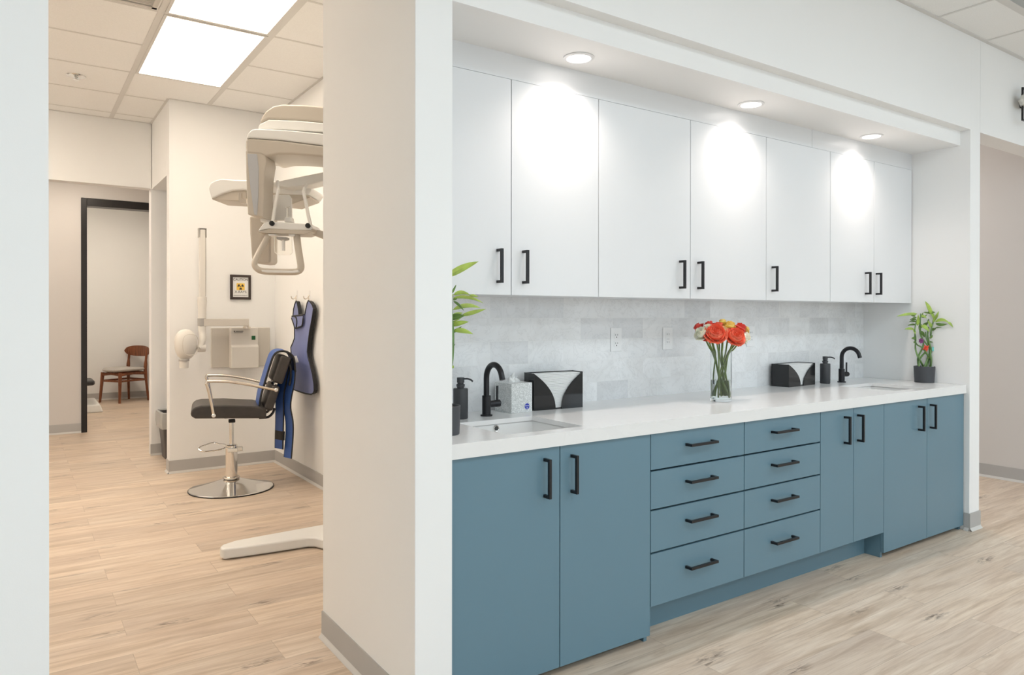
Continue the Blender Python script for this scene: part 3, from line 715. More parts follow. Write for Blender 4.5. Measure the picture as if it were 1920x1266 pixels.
ROSES = [ # px, py, radius, depth offset, colour, label
 (1342.5, 622, .044, -.055, 'coral', 'large coral rose at the front left of the vase', (-.15, -1, .75)),
 (1381, 628, .041, -.055, 'coral', 'large coral rose at the front right of the vase', (.25, -1, .75)),
 (1314, 623, .031, -.02, 'cream', 'cream white rose at the left of the bouquet', (-.6, -.6, .6)),
 (1308, 613, .025, .03, 'red', 'dark red rose at the far left tip of the bouquet', (-.9, .1, .7)),
 (1329, 609, .027, .04, 'red', 'dark red rose at the top left of the bouquet', (-.3, .3, 1)),
 (1347, 610, .027, .01, 'coral', 'coral rose at the top, behind the large front left one', (0, -.1, 1)),
 (1355, 604, .023, .055, 'yellow', 'small yellow rose topmost in the bouquet', (0, .2, 1)),
 (1369, 609, .028, .01, 'yellow', 'yellow rose at the top centre, beside the coral ones', (.1, -.2, 1)),
 (1389, 613, .031, .02, 'red', 'red orange rose at the upper right of the bouquet', (.5, -.2, 1)),
 (1400, 617, .017, .05, 'yellow', 'small yellow bud at the right edge of the bouquet', (.9, .2, .8)),
 (1400, 631, .028, -.0, 'cream', 'cream white rose at the right edge of the bouquet', (.9, -.4, .3)),
 (1328, 613, .021, -.01, 'cream', 'small cream rose between the left red roses', (-.2, -.4, 1)),
 (1357, 618, .020, -.03, 'peach', 'small peach rose between the two large coral ones', (.05, -.8, .8)),
 (1322, 629, .021, -.03, 'red', 'dark red rose low on the left, under the cream one', (-.6, -.6, .2))]
for i, (px, py, r, dd, colr, lb, nrm) in enumerate(ROSES):
    c = atD(px, py, vd+dd); ang = math.atan2(c.y-vc.y, c.x-vc.x)+random.uniform(-.3, .3)
    t = thing('rose', lb, 'flower', c, 'roses in the glass vase')
    o = bpy.data.objects.new('bloom', bloom_mesh(colr, i % 3)); COL.objects.link(o)
    n = V(nrm).normalized(); n = (Rt*n.x+Fw*n.y*1.0+Up*n.z).normalized()
    o.matrix_world = Matrix.Translation(c) @ n.to_track_quat('Z', 'Y').to_matrix().to_4x4() @ Matrix.Scale(r*1.18, 4); bl = o.matrix_world.copy(); o.parent = t; o.matrix_parent_inverse = Matrix.Translation(-c); o.matrix_basis = bl
    d = V((c.x-vc.x, c.y-vc.y, 0)); rim = vc+(d.normalized() if d.length > .01 else V((1, 0, 0)))*min(d.length*.45, .034)+V((0, 0, .215))
    ba = ang+(math.pi if i % 2 else .4)+random.uniform(-.9, .9); bot = vc+V((math.cos(ba)*.034, math.sin(ba)*.034, .017+random.uniform(0, .01)))
    mid = (rim+bot)/2+V((random.uniform(-.006, .006), random.uniform(-.006, .006), 0))
    mk('stem', B().tube(smooth([c-n*r*.7, c*.35+rim*.65-n*.003, rim, mid, bot], 4), .0036, 8), 'stem', t)

# bamboo plants
def leaf(b, p, q, wd, sag, side=None):
    p, q = V(p), V(q); d = q-p; L = d.length; d.normalize(); s = side or d.cross(Fw); s = (s-d*s.dot(d)).normalized(); P = []
    nrm = d.cross(s).normalized()
    for k in range(9):
        u = k/8; wdt = wd*(math.sin(math.pi*min(1, u**.75))**.8)*.5+.0002
        c = p+(q-p)*u+Up*sag*4*u*(1-u)
        P.append([c-s*wdt+nrm*wdt*.35, c, c+s*wdt+nrm*wdt*.35])
    b.grid(P)
def leafset(t, data, dep, name='leaf', mats=('leaf', 'leafdk'), ws=1.2):
    for i, (x0, y0, x1, y1, wd, sag, dd, m_) in enumerate(data):
        def at(x, y, d_):
            k = ray(x, y); return atD(x, y, min(d_, (XR-.012)/k.x))
        b = B(); leaf(b, at(x0, y0, dep+dd*.3), at(x1, y1, dep+dd), wd*ws, sag)
        o = mk(name, b, mats[m_], t); md = o.modifiers.new('s', 'SOLIDIFY'); md.thickness = .0006
pc = onZ(1733, 717, ZC); pc.z = ZC; pd = (pc-C0).dot(F2)
t = thing('bamboo_plant', 'small braided bamboo plant in a charcoal pot at the right end of the counter', 'potted plant', pc, 'bamboo plants')
mk('pot', B().lathe([(.050, 0), (.053, .002), (.0575, .096), (.055, .098), (.052, .096), (.050, .085), (0, .085)], pc, 40), 'pot', t)
mk('soil', B().lathe([(.0515, .084), (.04, .09), (.02, .094), (0, .095)], pc, 24), 'soil', t)
q = lambda x, y: (1680+x/7.45, 560+y/7.45)
canes = [[(325, 985), (305, 880), (315, 800), (370, 690), (380, 600), (345, 480), (340, 330), (345, 210)], [(395, 975), (340, 870), (290, 770), (270, 680), (275, 560), (262, 440), (290, 300)],
         [(390, 975), (430, 870), (460, 790), (470, 700), (400, 600), (345, 520), (330, 400), (340, 260)], [(470, 985), (480, 880), (440, 790), (370, 690), (290, 640), (262, 560), (265, 480)],
         [(480, 985), (490, 860), (480, 760), (490, 640), (485, 520), (495, 420), (520, 300), (500, 200)], [(320, 985), (330, 850), (420, 730), (450, 640), (420, 540), (410, 470)], [(410, 985), (470, 830), (490, 720), (465, 620), (440, 500), (455, 400)]]
for i, cn in enumerate(canes):
    pts = []
    for k, (x, y) in enumerate(cn): pts.append(atD(*q(x, y), pd+.016*math.sin(k*1.7+i*2.1)))
    sp = smooth(pts, 5); rr = [.0058*(1-.45*k/len(sp))*(1.12 if k % 7 == 0 else 1) for k in range(len(sp))]
    mk('cane', B().tube(sp, rr, 10), 'cane', t)
LV = [(500, 230, 405, 35, .020, .004, -.02, 0), (525, 280, 490, 170, .014, 0, .02, 0), (515, 310, 597, 175, .016, -.004, 0, 0), (520, 330, 560, 230, .013, 0, .02, 0), (545, 330, 740, 335, .016, .016, 0, 0), (550, 350, 720, 355, .014, -.005, .03, 1), (720, 325, 798, 405, .012, .003, -.03, 0),
      (300, 215, 5, 250, .014, .006, -.04, 0), (280, 230, 200, 210, .012, .004, 0, 1), (270, 250, 195, 225, .009, 0, .03, 1), (290, 260, 190, 300, .009, .002, 0, 1), (290, 290, 180, 330, .008, .004, .02, 1), (290, 320, 200, 330, .006, .002, 0, 1), (275, 365, 160, 378, .010, .004, 0, 1), (250, 430, 118, 428, .013, .005, 0, 0), (245, 425, 270, 500, .012, 0, -.02, 0), (300, 380, 310, 220, .016, .0, -.04, 0),
      (340, 250, 430, 280, .012, .008, -.02, 0), (345, 270, 380, 190, .008, 0, .03, 1), (350, 260, 440, 215, .009, -.006, 0, 1), (370, 370, 452, 325, .016, -.004, 0, 1), (345, 380, 470, 470, .020, .010, -.04, 0), (430, 200, 550, 192, .012, .002, .04, 1), (385, 190, 520, 215, .008, 0, .02, 1), (500, 410, 445, 310, .016, .0, -.02, 0), (490, 440, 560, 420, .014, .002, 0, 1), (540, 415, 640, 403, .005, .003, 0, 1),
      (270, 560, 215, 555, .014, .003, 0, 1), (265, 600, 245, 620, .012, 0, 0, 1), (440, 340, 455, 280, .008, 0, .02, 1), (345, 450, 400, 540, .016, 0, .02, 1), (345, 350, 320, 440, .018, 0, 0, 1), (455, 600, 520, 612, .006, 0, 0, 1), (470, 560, 510, 505, .012, 0, .02, 1)]
leafset(t, [(*q(a, b_), *q(c, d), w_, s, dd, m_) for a, b_, c, d, w_, s, dd, m_ in LV], pd)
fc = atD(*q(415, 690), pd-.03); b = B()
for k in range(9):
    a = 2*math.pi*k/9; r = .024 if k % 2 else .016
    leaf(b, fc, fc+(Rt*math.cos(a)+Up*math.sin(a))*r-Fw*.004, .010, .0)
    leaf(b, fc-Fw*.003, fc+(Rt*math.cos(a+.3)+Up*math.sin(a+.3))*r*.6-Fw*.012, .008, .0)
o = mk('silk_flower', b, 'redorn', t); o['label'] = 'red orange silk flower'; o.modifiers.new('s', 'SOLIDIFY').thickness = .0008
fc = atD(*q(345, 590), pd-.02); b = B()
for k in range(7):
    a = 2*math.pi*k/7; leaf(b, fc, fc+(Rt*math.cos(a)+Up*math.sin(a))*.018-Fw*.006, .014, .0)
o = mk('silk_flower', b, 'purple', t); o['label'] = 'small purple silk flower'; o.modifiers.new('s', 'SOLIDIFY').thickness = .0008
fc = atD(*q(522, 705), pd-.01); o = mk('plant_tag', B(frame3(fc, Rt, Fw, Up)).box(-.009, .009, -.0006, .0006, -.012, .012), 'tealtag', t); o['label'] = 'teal plastic tag'
b = B()
for x, y in ((315, 805), (465, 820)):
    e = atD(*q(x, y), pd); b.tube([e+(Rt*math.cos(a)+Fw*math.sin(a))*.0115+Up*.004*math.sin(a) for a in [2*math.pi*k/14 for k in range(14)]], .0011, 6, closed=True)
mk('tie', b, 'tie', t)
pc2 = V((1.192, 2.135, ZC)); pd2 = (pc2-C0).dot(F2)
t = thing('bamboo_plant', 'bamboo plant in a charcoal pot at the left end, mostly hidden by the pillar', 'potted plant', pc2, 'bamboo plants')
mk('pot', B().lathe([(.048, 0), (.050, .002), (.0535, .096), (.052, .098), (.049, .096), (.047, .085), (0, .085)], pc2, 40), 'pot', t)
mk('soil', B().lathe([(.0485, .084), (.04, .09), (.02, .094), (0, .095)], pc2, 24), 'soil', t)
for i in range(5):
    a = i*1.256; p_ = pc2+V((math.cos(a)*.025, math.sin(a)*.025, .085))
    pts = [p_, p_+V((-.03*math.cos(a), -.03*math.sin(a), .07)), p_+V((.0, 0, .15)), p_+V((.006*math.cos(a), .006*math.sin(a), .24)), p_+V((.004, .004, .30+.02*i))]
    mk('cane', B().tube(smooth(pts, 5), .0055, 10), 'cane', t)
q7 = lambda x, y: (840+x/6.025, 480+y/6.025)
LV2 = [(-20, 240, 345, 62, .020, .004, -.02, 0), (40, 430, 93, 325, .006, .0, 0, 1), (60, 440, 250, 440, .012, .008, -.02, 0), (240, 445, 345, 465, .007, .002, 0, 0), (50, 478, 400, 535, .010, .012, .01, 0), (55, 500, 110, 470, .007, 0, .02, 1), (60, 510, 180, 620, .007, .004, -.01, 1), (50, 610, 370, 590, .013, .012, .02, 0),
       (20, 705, 190, 675, .017, .002, -.03, 1), (150, 675, 430, 598, .012, .000, -.02, 0), (50, 665, 170, 645, .008, .001, .03, 0), (30, 790, 235, 745, .014, .003, -.02, 0), (20, 760, 150, 705, .004, 0, .01, 0), (60, 845, 285, 885, .014, .006, -.02, 0), (30, 860, 155, 795, .009, -.004, 0, 1), (30, 1030, 80, 998, .007, 0, 0, 1), (45, 1270, 62, 1236, .008, 0, 0, 0), (-40, 560, 60, 430, .014, 0, 0, 0), (-40, 760, 60, 690, .014, 0, 0, 0)]
leafset(t, [(*q7(a, b_), *q7(c, d), w_, s, dd, m_) for a, b_, c, d, w_, s, dd, m_ in LV2], pd2+.03)

# ================================================================== X-RAY ROOM
# ---- wall-mounted intraoral unit
t = thing('wall_xray_unit', 'beige wall mounted dental x-ray unit with a jointed arm and tube head', 'x-ray unit', (1.52, YN, .98))
mk('wall_plate', B().box(1.287, 1.756, YN-.02, YN, .822, 1.145), 'xplate', t, bev=.004)
xs0, xs1 = 1.424, 1.641
b = B().prism([(xs0, YN-.02, 1.15), (xs0, YN-.085, 1.145), (xs0, YN-.085, 1.005), (xs0, YN-.105, .99), (xs0, YN-.105, .815), (xs0, YN-.02, .815)], (xs1-xs0, 0, 0))
cb_ = mk('control_box', b, 'xwhite', t, bev=.006, seg=3)
mk('power_switch', B().box(1.587, 1.617, YN-.092, YN-.084, 1.045, 1.078), 'green', cb_, bev=.002)['label'] = 'green power switch'
b = B().box(1.447, 1.456, YN-.0862, YN-.0845, 1.112, 1.121)
random.seed(3); x = 1.461
for k in range(9): b.box(x, x+.005, YN-.0862, YN-.0845, 1.113, 1.120); x += .0068
x = 1.45
for k in range(14): b.box(x, x+.0035, YN-.0862, YN-.0845, 1.1035, 1.108); x += .0049
mk('label_print', b, 'ink', cb_)
ya = YN-.17
def Pa(px, py, y=ya): return onY(px, py, y)
mk('pivot_post', B().tube([V((1.545, YN-.085, 1.145)), V((1.545, YN-.085, 1.175))], .022, 20).lathe([(.03, 0), (.03, .01), (0, .01)], (1.545, YN-.1, 1.142), 20), 'satin', t)
a = Pa(386, 598); c = Pa(463, 611)
mk('horizontal_arm', B().box(a.x-.03, c.x+.01, ya-.03, ya+.045, c.z, a.z), 'xplate', t, bev=.004)
def tubpx(pts, rr, mat, name, y=ya, seg=18, flat=1, par=None): return mk(name, B().tube([Pa(x, y_, y) for x, y_ in pts], rr, seg, flat=flat), mat, par if par is not None else t)
S_ = 5.42/1347.0
a = Pa(373.5, 430); c = Pa(384.5, 560)
mk('vertical_arm', B().box(a.x, c.x, ya-.025, ya+.025, c.z, a.z), 'xwhite', t, bev=.006, seg=3)
br_ = Pa(372, 428); br2 = Pa(386, 446)
mk('arm_cap', B().box(br_.x, br_.x+.004, ya-.03, ya+.03, br2.z, br_.z).box(br2.x-.004, br2.x, ya-.03, ya+.03, br2.z, br_.z).box(br_.x, br2.x, ya-.03, ya+.03, br_.z-.004, br_.z), 'greyrubber', t)
mk('arm_cable', B().tube(smooth([Pa(385.6, 440), Pa(385.9, 500), Pa(385.4, 556)], 5), .003, 8), 'greyrubber', t)
mk('lower_arm', B().loft([[Pa(x, y_)+V((math.cos(k*math.pi/8)*r, math.sin(k*math.pi/8)*r*.9, 0)) for k in range(16)] for x, y_, r in ((379, 557, .034), (379, 565, .036), (379, 580, .031), (379, 597, .030))]), 'xwhite', t)
mk('swivel_collar', B().tube([Pa(378.5, 597), Pa(378.5, 611)], .0315, 24), 'greyrubber', t)
yh = ya-.06
mk('elbow', B().tube(smooth([Pa(379, 611), Pa(379, 622), Pa(380, 635, ya-.02), Pa(377, 647, ya-.04), Pa(372, 654, yh)], 4), [.029]*5+[.027]*4+[.024]*4+[.021]*4, 18), 'xwhite', t)
mk('head_pivot', B().lathe([(.028, -.03), (.03, -.02), (.03, .02), (.028, .03)], Pa(377, 653, yh+.02), 20, (1, 0, 0)), 'xwhite', t)
hc = Pa(348, 646, yh); rings = []
hs = Pa(349, 646, yh).x-Pa(348, 646, yh).x
prof = [(.0, .00), (.13, .5), (.32, .8), (.6, .97), (1.0, 1), (1.4, .97), (1.68, .8), (1.87, .5), (2, .0)]
hw, hh = 21.5*hs, 31*hs
def squir(z, k):   # head outline half width at z (-1..1)
    return (1-abs(z)**2.6)**(1/2.2)
for z in [-1, -.97, -.9, -.75, -.5, -.2, .15, .45, .7, .86, .95, 1]:
    wv = max(.02, squir(z, 0))*hw*(1-.10*max(0, -z)); rings.append([hc+V((math.cos(a_)*wv, math.sin(a_)*wv*.85+0, z*hh)) for a_ in [2*math.pi*k/24 for k in range(24)]])
hd = mk('tube_head', B().loft(rings), 'xwhite', t)
b = B(); ol = []
for k in range(28):
    a_ = 2*math.pi*k/28; sx_, sz_ = math.cos(a_), math.sin(a_); rr = 1/((abs(sx_)**3+abs(sz_)**3)**(1/3)); X_, Z_ = sx_*rr*.66, sz_*rr*.66
    yy = -math.sqrt(max(.05, (max(.02, squir(Z_, 0))*hw)**2-(X_*hw)**2))*.85; ol.append(hc+V((X_*hw, yy-.001, Z_*hh+.004)))
mk('face_seam', B().tube(ol, .0022, 6, closed=True), 'xplate', hd)
mk('cone', B().lathe([(.036, 0), (.038, -.012), (.034, -.014), (.032, -.07), (.028, -.07)], hc+V((-.012, 0, -hh+.006)), 24), 'xwhite', hd)
mk('cone_ring', B().lathe([(.038, 0), (.038, -.014), (.03, -.014)], hc+V((-.012, 0, -hh+.004)), 24), 'greyrubber', hd)
# ---- framed sign
s0, s1 = onY(431, 515, YN), onY(469.5, 562, YN); x0, x1, z1, z0 = s0.x, s1.x, s0.z, s1.z; fw = .02; cxs = (x0+x1)/2; yS = YN-.014
t = thing('caution_sign', 'framed caution x-rays sign on the x-ray room wall', 'sign', (cxs, YN, (z0+z1)/2))
b = B().box(x0, x1, YN-.02, YN, z0, z0+fw).box(x0, x1, YN-.02, YN, z1-fw, z1).box(x0, x0+fw, YN-.02, YN, z0+fw, z1-fw).box(x1-fw, x1, YN-.02, YN, z0+fw, z1-fw)
mk('frame', b, 'signframe', t, bev=.002)
ps = mk('poster', B().box(x0+fw, x1-fw, YN-.012, YN-.004, z0+fw, z1-fw), 'paper', t)
yt = YN-.0125
text('lettering', 'CAUTION', .0265, 'ink', Matrix.Translation((cxs, yt, z1-.040)) @ FACE, ps)
text('lettering', 'X-RAYS', .028, 'ink', Matrix.Translation((cxs, yt, z0+.062)) @ FACE, ps)
b = B()
for k in range(16): b.box(cxs-.056+k*.007, cxs-.0515+k*.007, yt-.0003, yt, z0+.030, z0+.0345)
mk('fine_print', b, 'ink', ps)
cz = (z0+z1)/2+.004
mk('warning_square', B().box(cxs-.032, cxs+.032, yt-.001, yt+.0005, cz-.028, cz+.028), 'yel', ps)
b = B().lathe([(.005, 0), (.005, .001), (0, .001)], (cxs, yt-.001, cz), 16, (0, -1, 0))
for a0 in (math.pi/6, math.pi*5/6, math.pi*1.5):
    arc = [(a0-math.pi/6+k*math.pi/18) for k in range(7)]
    pts = [V((cxs+math.cos(a)*.009, yt-.0012, cz+math.sin(a)*.009)) for a in arc]+[V((cxs+math.cos(a)*.025, yt-.0012, cz+math.sin(a)*.025)) for a in arc[::-1]]
    b.prism(pts, (0, -.0008, 0))
mk('trefoil', b, 'ink', ps)
# ---- hooks + hanging lead apron
qa = lambda x, y: (500+x/5.758, 540+y/5.758)
for hx, lb in ((318, 'clear adhesive wall hook holding the left strap of the lead apron'), (453, 'clear adhesive wall hook holding the right strap of the lead apron')):
    tp = onX(*qa(hx+10, 30), XV); bt = onX(*qa(hx, 118), XV-.03)
    tt = thing('wall_hook', lb, 'hook', (XV, tp.y, bt.z), 'apron hooks')
    mk('back_strip', B().box(XV-.003, XV, tp.y-.014, tp.y+.014, bt.z-.005, tp.z), 'outlet', tt, bev=.001)
    mk('hook', B().tube(smooth([V((XV-.003, tp.y, bt.z+.03)), V((XV-.012, tp.y, bt.z+.012)), V((XV-.028, tp.y, bt.z+.0)), V((XV-.042, tp.y, bt.z+.006)), V((XV-.046, tp.y, bt.z+.022))], 4), .0035, 8), 'satin', tt)
ap = [(318, 142), (303, 180), (292, 230), (286, 300), (292, 370), (302, 440), (302, 540), (285, 590), (262, 640), (266, 700), (278, 800), (285, 900), (290, 1098), (350, 1120), (420, 1142), (480, 1150), (506, 1135), (514, 1105), (512, 1040), (495, 930), (470, 830), (448, 750), (440, 690), (448, 600), (466, 460), (482, 380), (496, 300), (506, 225), (494, 185), (470, 150), (450, 138), (438, 165), (424, 230), (414, 292), (350, 292), (345, 240), (335, 185), (326, 150)]
t = thing('lead_apron', 'periwinkle blue lead apron with black edging hanging on the wall hooks', 'lead apron', onX(*qa(400, 700), XV-.03))
XA = XV-.046
outl = [onX(*qa(x, y), XA) for x, y in ap]
sm_ = outl
mk('apron_body', B().prism(sm_, (.004, 0, 0)), 'apronblue', t, tri=True, sm=False)
mk('back_lining', B().prism([p+V((.0045, 0, 0)) for p in sm_], (.020, 0, 0)), 'piping', t, tri=True, sm=False)
mk('edging', B().tube(sm_, .0055, 8, closed=True), 'piping', t)
fl = [onX(*qa(x, y), XA-.014) for x, y in [(275, 306), (318, 300), (395, 293), (394, 335), (388, 385), (380, 412), (345, 425), (318, 438), (303, 432), (292, 390), (278, 350), (270, 325)]]
f_ = mk('collar_flap', B().prism(fl, (.010, 0, 0)), 'apronblue', t, tri=True, sm=False)
mk('flap_edging', B().tube(fl, .006, 8, closed=True), 'piping', f_)
mk('flap_fold', B().tube(smooth([onX(*qa(x, y), XA-.016) for x, y in [(300, 305), (322, 330), (326, 380), (318, 435)]], 4), .006, 8), 'piping', f_)
o = mk('care_tag', B().prism([onX(*qa(x, y), XA-.004) for x, y in [(284, 738), (320, 732), (341, 803), (300, 810), (290, 790)]], (.003, 0, 0)), 'paper', t); o['label'] = 'white care tag'
for s in (318, 453):
    e = onX(*qa(s, 128), XA+.018); mk('strap_loop', B().tube([e+V((0, math.cos(a)*.009, math.sin(a)*.014)) for a in [2*math.pi*k/14 for k in range(14)]], .0022, 6, closed=True), 'satin', t)
# ---- styling chair used for the patient
wC = V((.197, .98, 0)).normalized(); fC = V((-wC.y, wC.x, 0))
cc = atD(434, 800, 5.17); cc.z = 0
TC = frame3(cc, fC, wC, Up)       # local: x forward (image left), y away from camera, z up
t = thing('styling_chair', 'dark padded hydraulic chair with curved steel arms on a round chrome base', 'chair', cc)
mk('base_plate', B(TC).lathe([(.283, .0), (.287, .006), (.283, .012), (.22, .026), (.12, .052), (.06, .072), (.0, .074)], (0, 0, 0), 64), 'chrome', t)
mk('base_gasket', B(TC).lathe([(.288, .0), (.290, .002), (.290, .007), (.286, .008)], (0, 0, 0), 64, closed=True), 'piping', t)
mk('pump_housing', B(TC).lathe([(.040, .06), (.043, .08), (.043, .082), (.041, .084), (.041, .315), (.037, .319), (0, .319)], (0, 0, 0), 32), 'chrome', t)
mk('collar', B(TC).tube([V((math.cos(a)*.052, math.sin(a)*.052, .083)) for a in [2*math.pi*k/28 for k in range(28)]], .007, 8, closed=True), 'satin', t)
mk('piston', B(TC).lathe([(.0145, .3), (.0145, .49), (0, .49)], (0, 0, 0), 20), 'chrome', t)
mk('seat_mount', B(TC).box(-.05, .05, -.05, .05, .512, .535).box(-.025, .02, -.03, .03, .478, .498), 'piping', t, bev=.004)
mk('pedal_linkage', B(TC).box(-.075, -.03, -.02, .02, .268, .300).box(-.04, .03, -.055, -.03, .27, .30), 'chrome', t, bev=.004)
pd_ = [(.035, .03, .312), (.08, .05, .318), (.118, .06, .330), (.17, .03, .322), (.215, 0, .310), (.205, -.03, .294), (.17, -.05, .288), (.10, -.05, .292), (.05, -.03, .300)]
mk('foot_pedal', B(TC).tube(smooth(pd_, 4, True), .0046, 8, closed=True), 'chrome', t)
hw_ = .225
def cushion(T4, x0, x1, y0, y1, z0, z1, name, bev, crown=.0):
    b = B(T4); n = 6; rings = []
    b.box(x0, x1, y0, y1, z0, z1); return mk(name, b, 'leather', t, bev=bev, seg=5)
sp_ = [(-.222, .522), (.235, .545), (.262, .562), (.266, .590), (.245, .622), (.20, .633), (.05, .630), (-.15, .612), (-.222, .592)]
mk('seat', B(TC).loft([[V((x, y, z+dz)) for x, z in [(x_*1, z_) for x_, z_ in sp_]] for y, dz in ((-hw_, 0), (hw_, 0))]), 'leather', t, bev=.02, seg=4)
# backrest: lower pad + upper pad, leaning back
def pad(a, c, th, name, y0=-.2, y1=.2):
    a, c = V((a[0], 0, a[1])), V((c[0], 0, c[1])); d = (c-a).normalized(); n = V((-d.z, 0, d.x))*-1
    pts = [a, c, c+n*th, a+n*th]
    return mk(name, B(TC).loft([[p+V((0, y, 0)) for p in pts] for y in (y0, y1)]), 'leather', t, bev=.018, seg=4)
bp_lo = pad((-.205, .585), (-.262, .755), -.062, 'backrest_lower_pad')
bp_up = pad((-.262, .775), (-.322, .965), -.075, 'backrest_upper_pad')
b = B(TC)
for y in (-.14, -.12, .12, .14, 0): b.tube([V((-.275, y, .735)), V((-.30, y, .795))], .006, 8)
mk('back_bolts', b, 'chrome', t)
mk('back_bracket', B(TC).tube(smooth([(-.18, -.12, .515), (-.24, -.12, .518), (-.272, -.12, .545), (-.285, -.12, .58)], 4), .009, 8).tube(smooth([(-.18, .12, .515), (-.24, .12, .518), (-.272, .12, .545), (-.285, .12, .58)], 4), .009, 8), 'piping', t)
for y in (-.262, .262):
    pth = [(.121, .567), (.135, .65), (.152, .74), (.166, .787), (.158, .800)]
    top = [(.158, .800), (.10, .799), (.03, .794), (-.05, .780), (-.13, .762), (-.21, .740), (-.285, .722)]
    yy = y
    ar = mk('armrest', B(TC).tube(smooth([(x, yy, z) for x, z in pth[:4]], 3), [.0145, .0140, .0135]*3+[.013], 12, flat=.8).tube(smooth([(x, yy+(0 if x > -.1 else -.028*(1 if y > 0 else -1)*min(1, (-.1-x)/.18)*1), z) for x, z in top], 3), .0132, 12, flat=.8).tube([(.168, yy, .785), (.160, yy, .803), (.146, yy, .803)], .0118, 10, flat=.8), 'satin', t)
    s = -1 if y < 0 else 1
    for x, z, y_ in ((.121, .567, yy), (-.285, .722, yy-.028*s)): mk('arm_bolt', B(TC).lathe([(.0135, 0), (.0135, .012), (.009, .016), (0, .016)], (x, y_-.004*s*-1*0, z), 16, (0, s, 0)), 'chrome', ar)
# ---- royal blue apron draped over the chair back
t = thing('draped_lead_apron', 'royal blue lead apron with black edging draped over the hydraulic chair back', 'lead apron', cc+V((0, 0, .98)))
fr = [(-.178, .60), (-.19, .68), (-.215, .77), (-.250, .89), (-.278, .965), (-.318, .990), (-.365, .985), (-.405, .955), (-.418, .91), (-.424, .84)]
fp = smooth([V((x, -.165, z)) for x, z in fr], 4)
mk('front_panel', B(TC).ribbon(fp, (0, .33, 0), .010), 'royal', t)
mk('edging', B(TC).tube([p+V((0, -.003, 0)) for p in fp], .0075, 8), 'piping', t)
for k, (pth, y0_, wd) in enumerate((([(-.424, .85), (-.418, .76), (-.398, .66), (-.392, .58), (-.408, .48), (-.408, .37), (-.396, .215)], -.165, .085), ([(-.40, .93), (-.375, .80), (-.352, .68), (-.350, .56), (-.348, .45), (-.345, .36), (-.344, .275)], -.10, .085))):
    pp = smooth([V((x, y0_, z)) for x, z in pth], 4)
    # tails turned so their broad face shows from the side
    tl = mk('hanging_tail', B(TC).ribbon([p+V((.0, 0, 0)) for p in pp], (.040 if k == 0 else .045, wd, 0), .008), 'royal', t)
    mk('tail_edging', B(TC).tube(pp, .005, 8), 'piping', tl)
    mk('tail_edging', B(TC).tube([p+V((.040 if k == 0 else .045, wd, 0)) for p in pp], .005, 8), 'piping', tl)
    if k == 1: mk('fastener_patch', B(TC).ribbon([V((-.352, y0_-.005, .405)), V((-.350, y0_-.005, .34))], (.047, wd+.004, 0), .014), 'piping', tl)
mk('back_panel', B(TC).ribbon(smooth([(-.352, -.15, .95), (-.39, -.15, .88), (-.395, -.15, .80), (-.385, -.15, .74)], 4), (0, .30, 0), .010), 'piping', t)

# ---- panoramic machine
q5 = lambda x, y: (440+x/3.722, 180+y/3.722)
def sil(pts, d0, th, mat, name, par, bev=.008, f=q5, sm=None, seg=3):
    P_ = [atD(*f(x, y), d0) for x, y in pts]
    if sm: P_ = smooth(P_, sm, True)
    return mk(name, B().prism(P_, Fw*th), mat, par, bev=bev, seg=seg)
DP = 3.78
t = thing('panoramic_xray_machine', 'large ivory panoramic dental x-ray machine partly hidden behind the wall end', 'x-ray machine', V((1.50, 3.75, 0)))
cw = atD(690, 590, DP); cxm, cym = 1.53, 3.62
mk('column', B().box(cxm-.07, cxm+.09, cym-.12, cym+.12, .05, 2.25), 'machine', t, bev=.02, seg=3)
foot = [onZ(x, y, 0) for x, y in [(415, 1050), (420, 1052.5), (455, 1048), (520, 1039), (570, 1030), (590, 1026), (600, 1026), (608, 1029)]]+[V((1.40, 3.60, 0)), V((1.42, 3.30, 0)), V((1.62, 3.30, 0)), V((1.66, 3.95, 0)), V((1.45, 3.96, 0))]+[onZ(x, y, .0) for x, y in [(560, 1018), (500, 1028), (440, 1036), (424, 1041)]]
foot[-5:] = [V((1.66, 3.97, 0)), V((1.40, 3.97, 0)), V((1.15, 3.965, 0)), V((.95, 3.955, 0)), V((.875, 3.925, 0))]
foot = [V((.853, 3.862, 0)), V((.862, 3.838, 0))]+[onZ(x, y, 0) for x, y in [(455, 1047), (520, 1037.5), (560, 1031), (577, 1028.5), (590, 1028.5), (603, 1032)]]+[V((1.37, 3.66, 0)), V((1.39, 3.55, 0)), V((1.40, 3.30, 0)), V((1.64, 3.30, 0)), V((1.68, 3.97, 0)), V((1.40, 3.975, 0)), V((1.15, 3.965, 0)), V((.95, 3.955, 0)), V((.872, 3.92, 0)), V((.855, 3.89, 0))]
mk('base', B().prism([p+V((0, 0, .004)) for p in foot], (0, 0, .056)), 'machine', t, bev=.012, seg=3, tri=False)
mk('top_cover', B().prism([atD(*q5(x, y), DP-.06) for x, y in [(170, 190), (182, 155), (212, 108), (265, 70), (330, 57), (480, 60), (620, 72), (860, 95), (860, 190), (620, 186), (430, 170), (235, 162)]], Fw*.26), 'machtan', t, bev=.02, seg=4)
sil([(158, 228), (172, 196), (236, 164), (430, 170), (620, 187), (860, 210), (860, 262), (620, 250), (380, 234), (200, 230)], DP-.07, .28, 'machine', 'top_cover_band', t, .008)
sil([(78, 300), (90, 262), (118, 234), (150, 228), (400, 240), (620, 262), (860, 290), (860, 360), (620, 344), (300, 305), (100, 292)], DP-.12, .34, 'machine', 'gantry_top', t, .008)
sil([(75, 302), (100, 293), (300, 306), (620, 346), (860, 366), (860, 470), (620, 425), (400, 408), (300, 408), (215, 425), (180, 408), (80, 400), (74, 360)], DP-.118, .30, 'machtan', 'gantry_arm', t, .012)
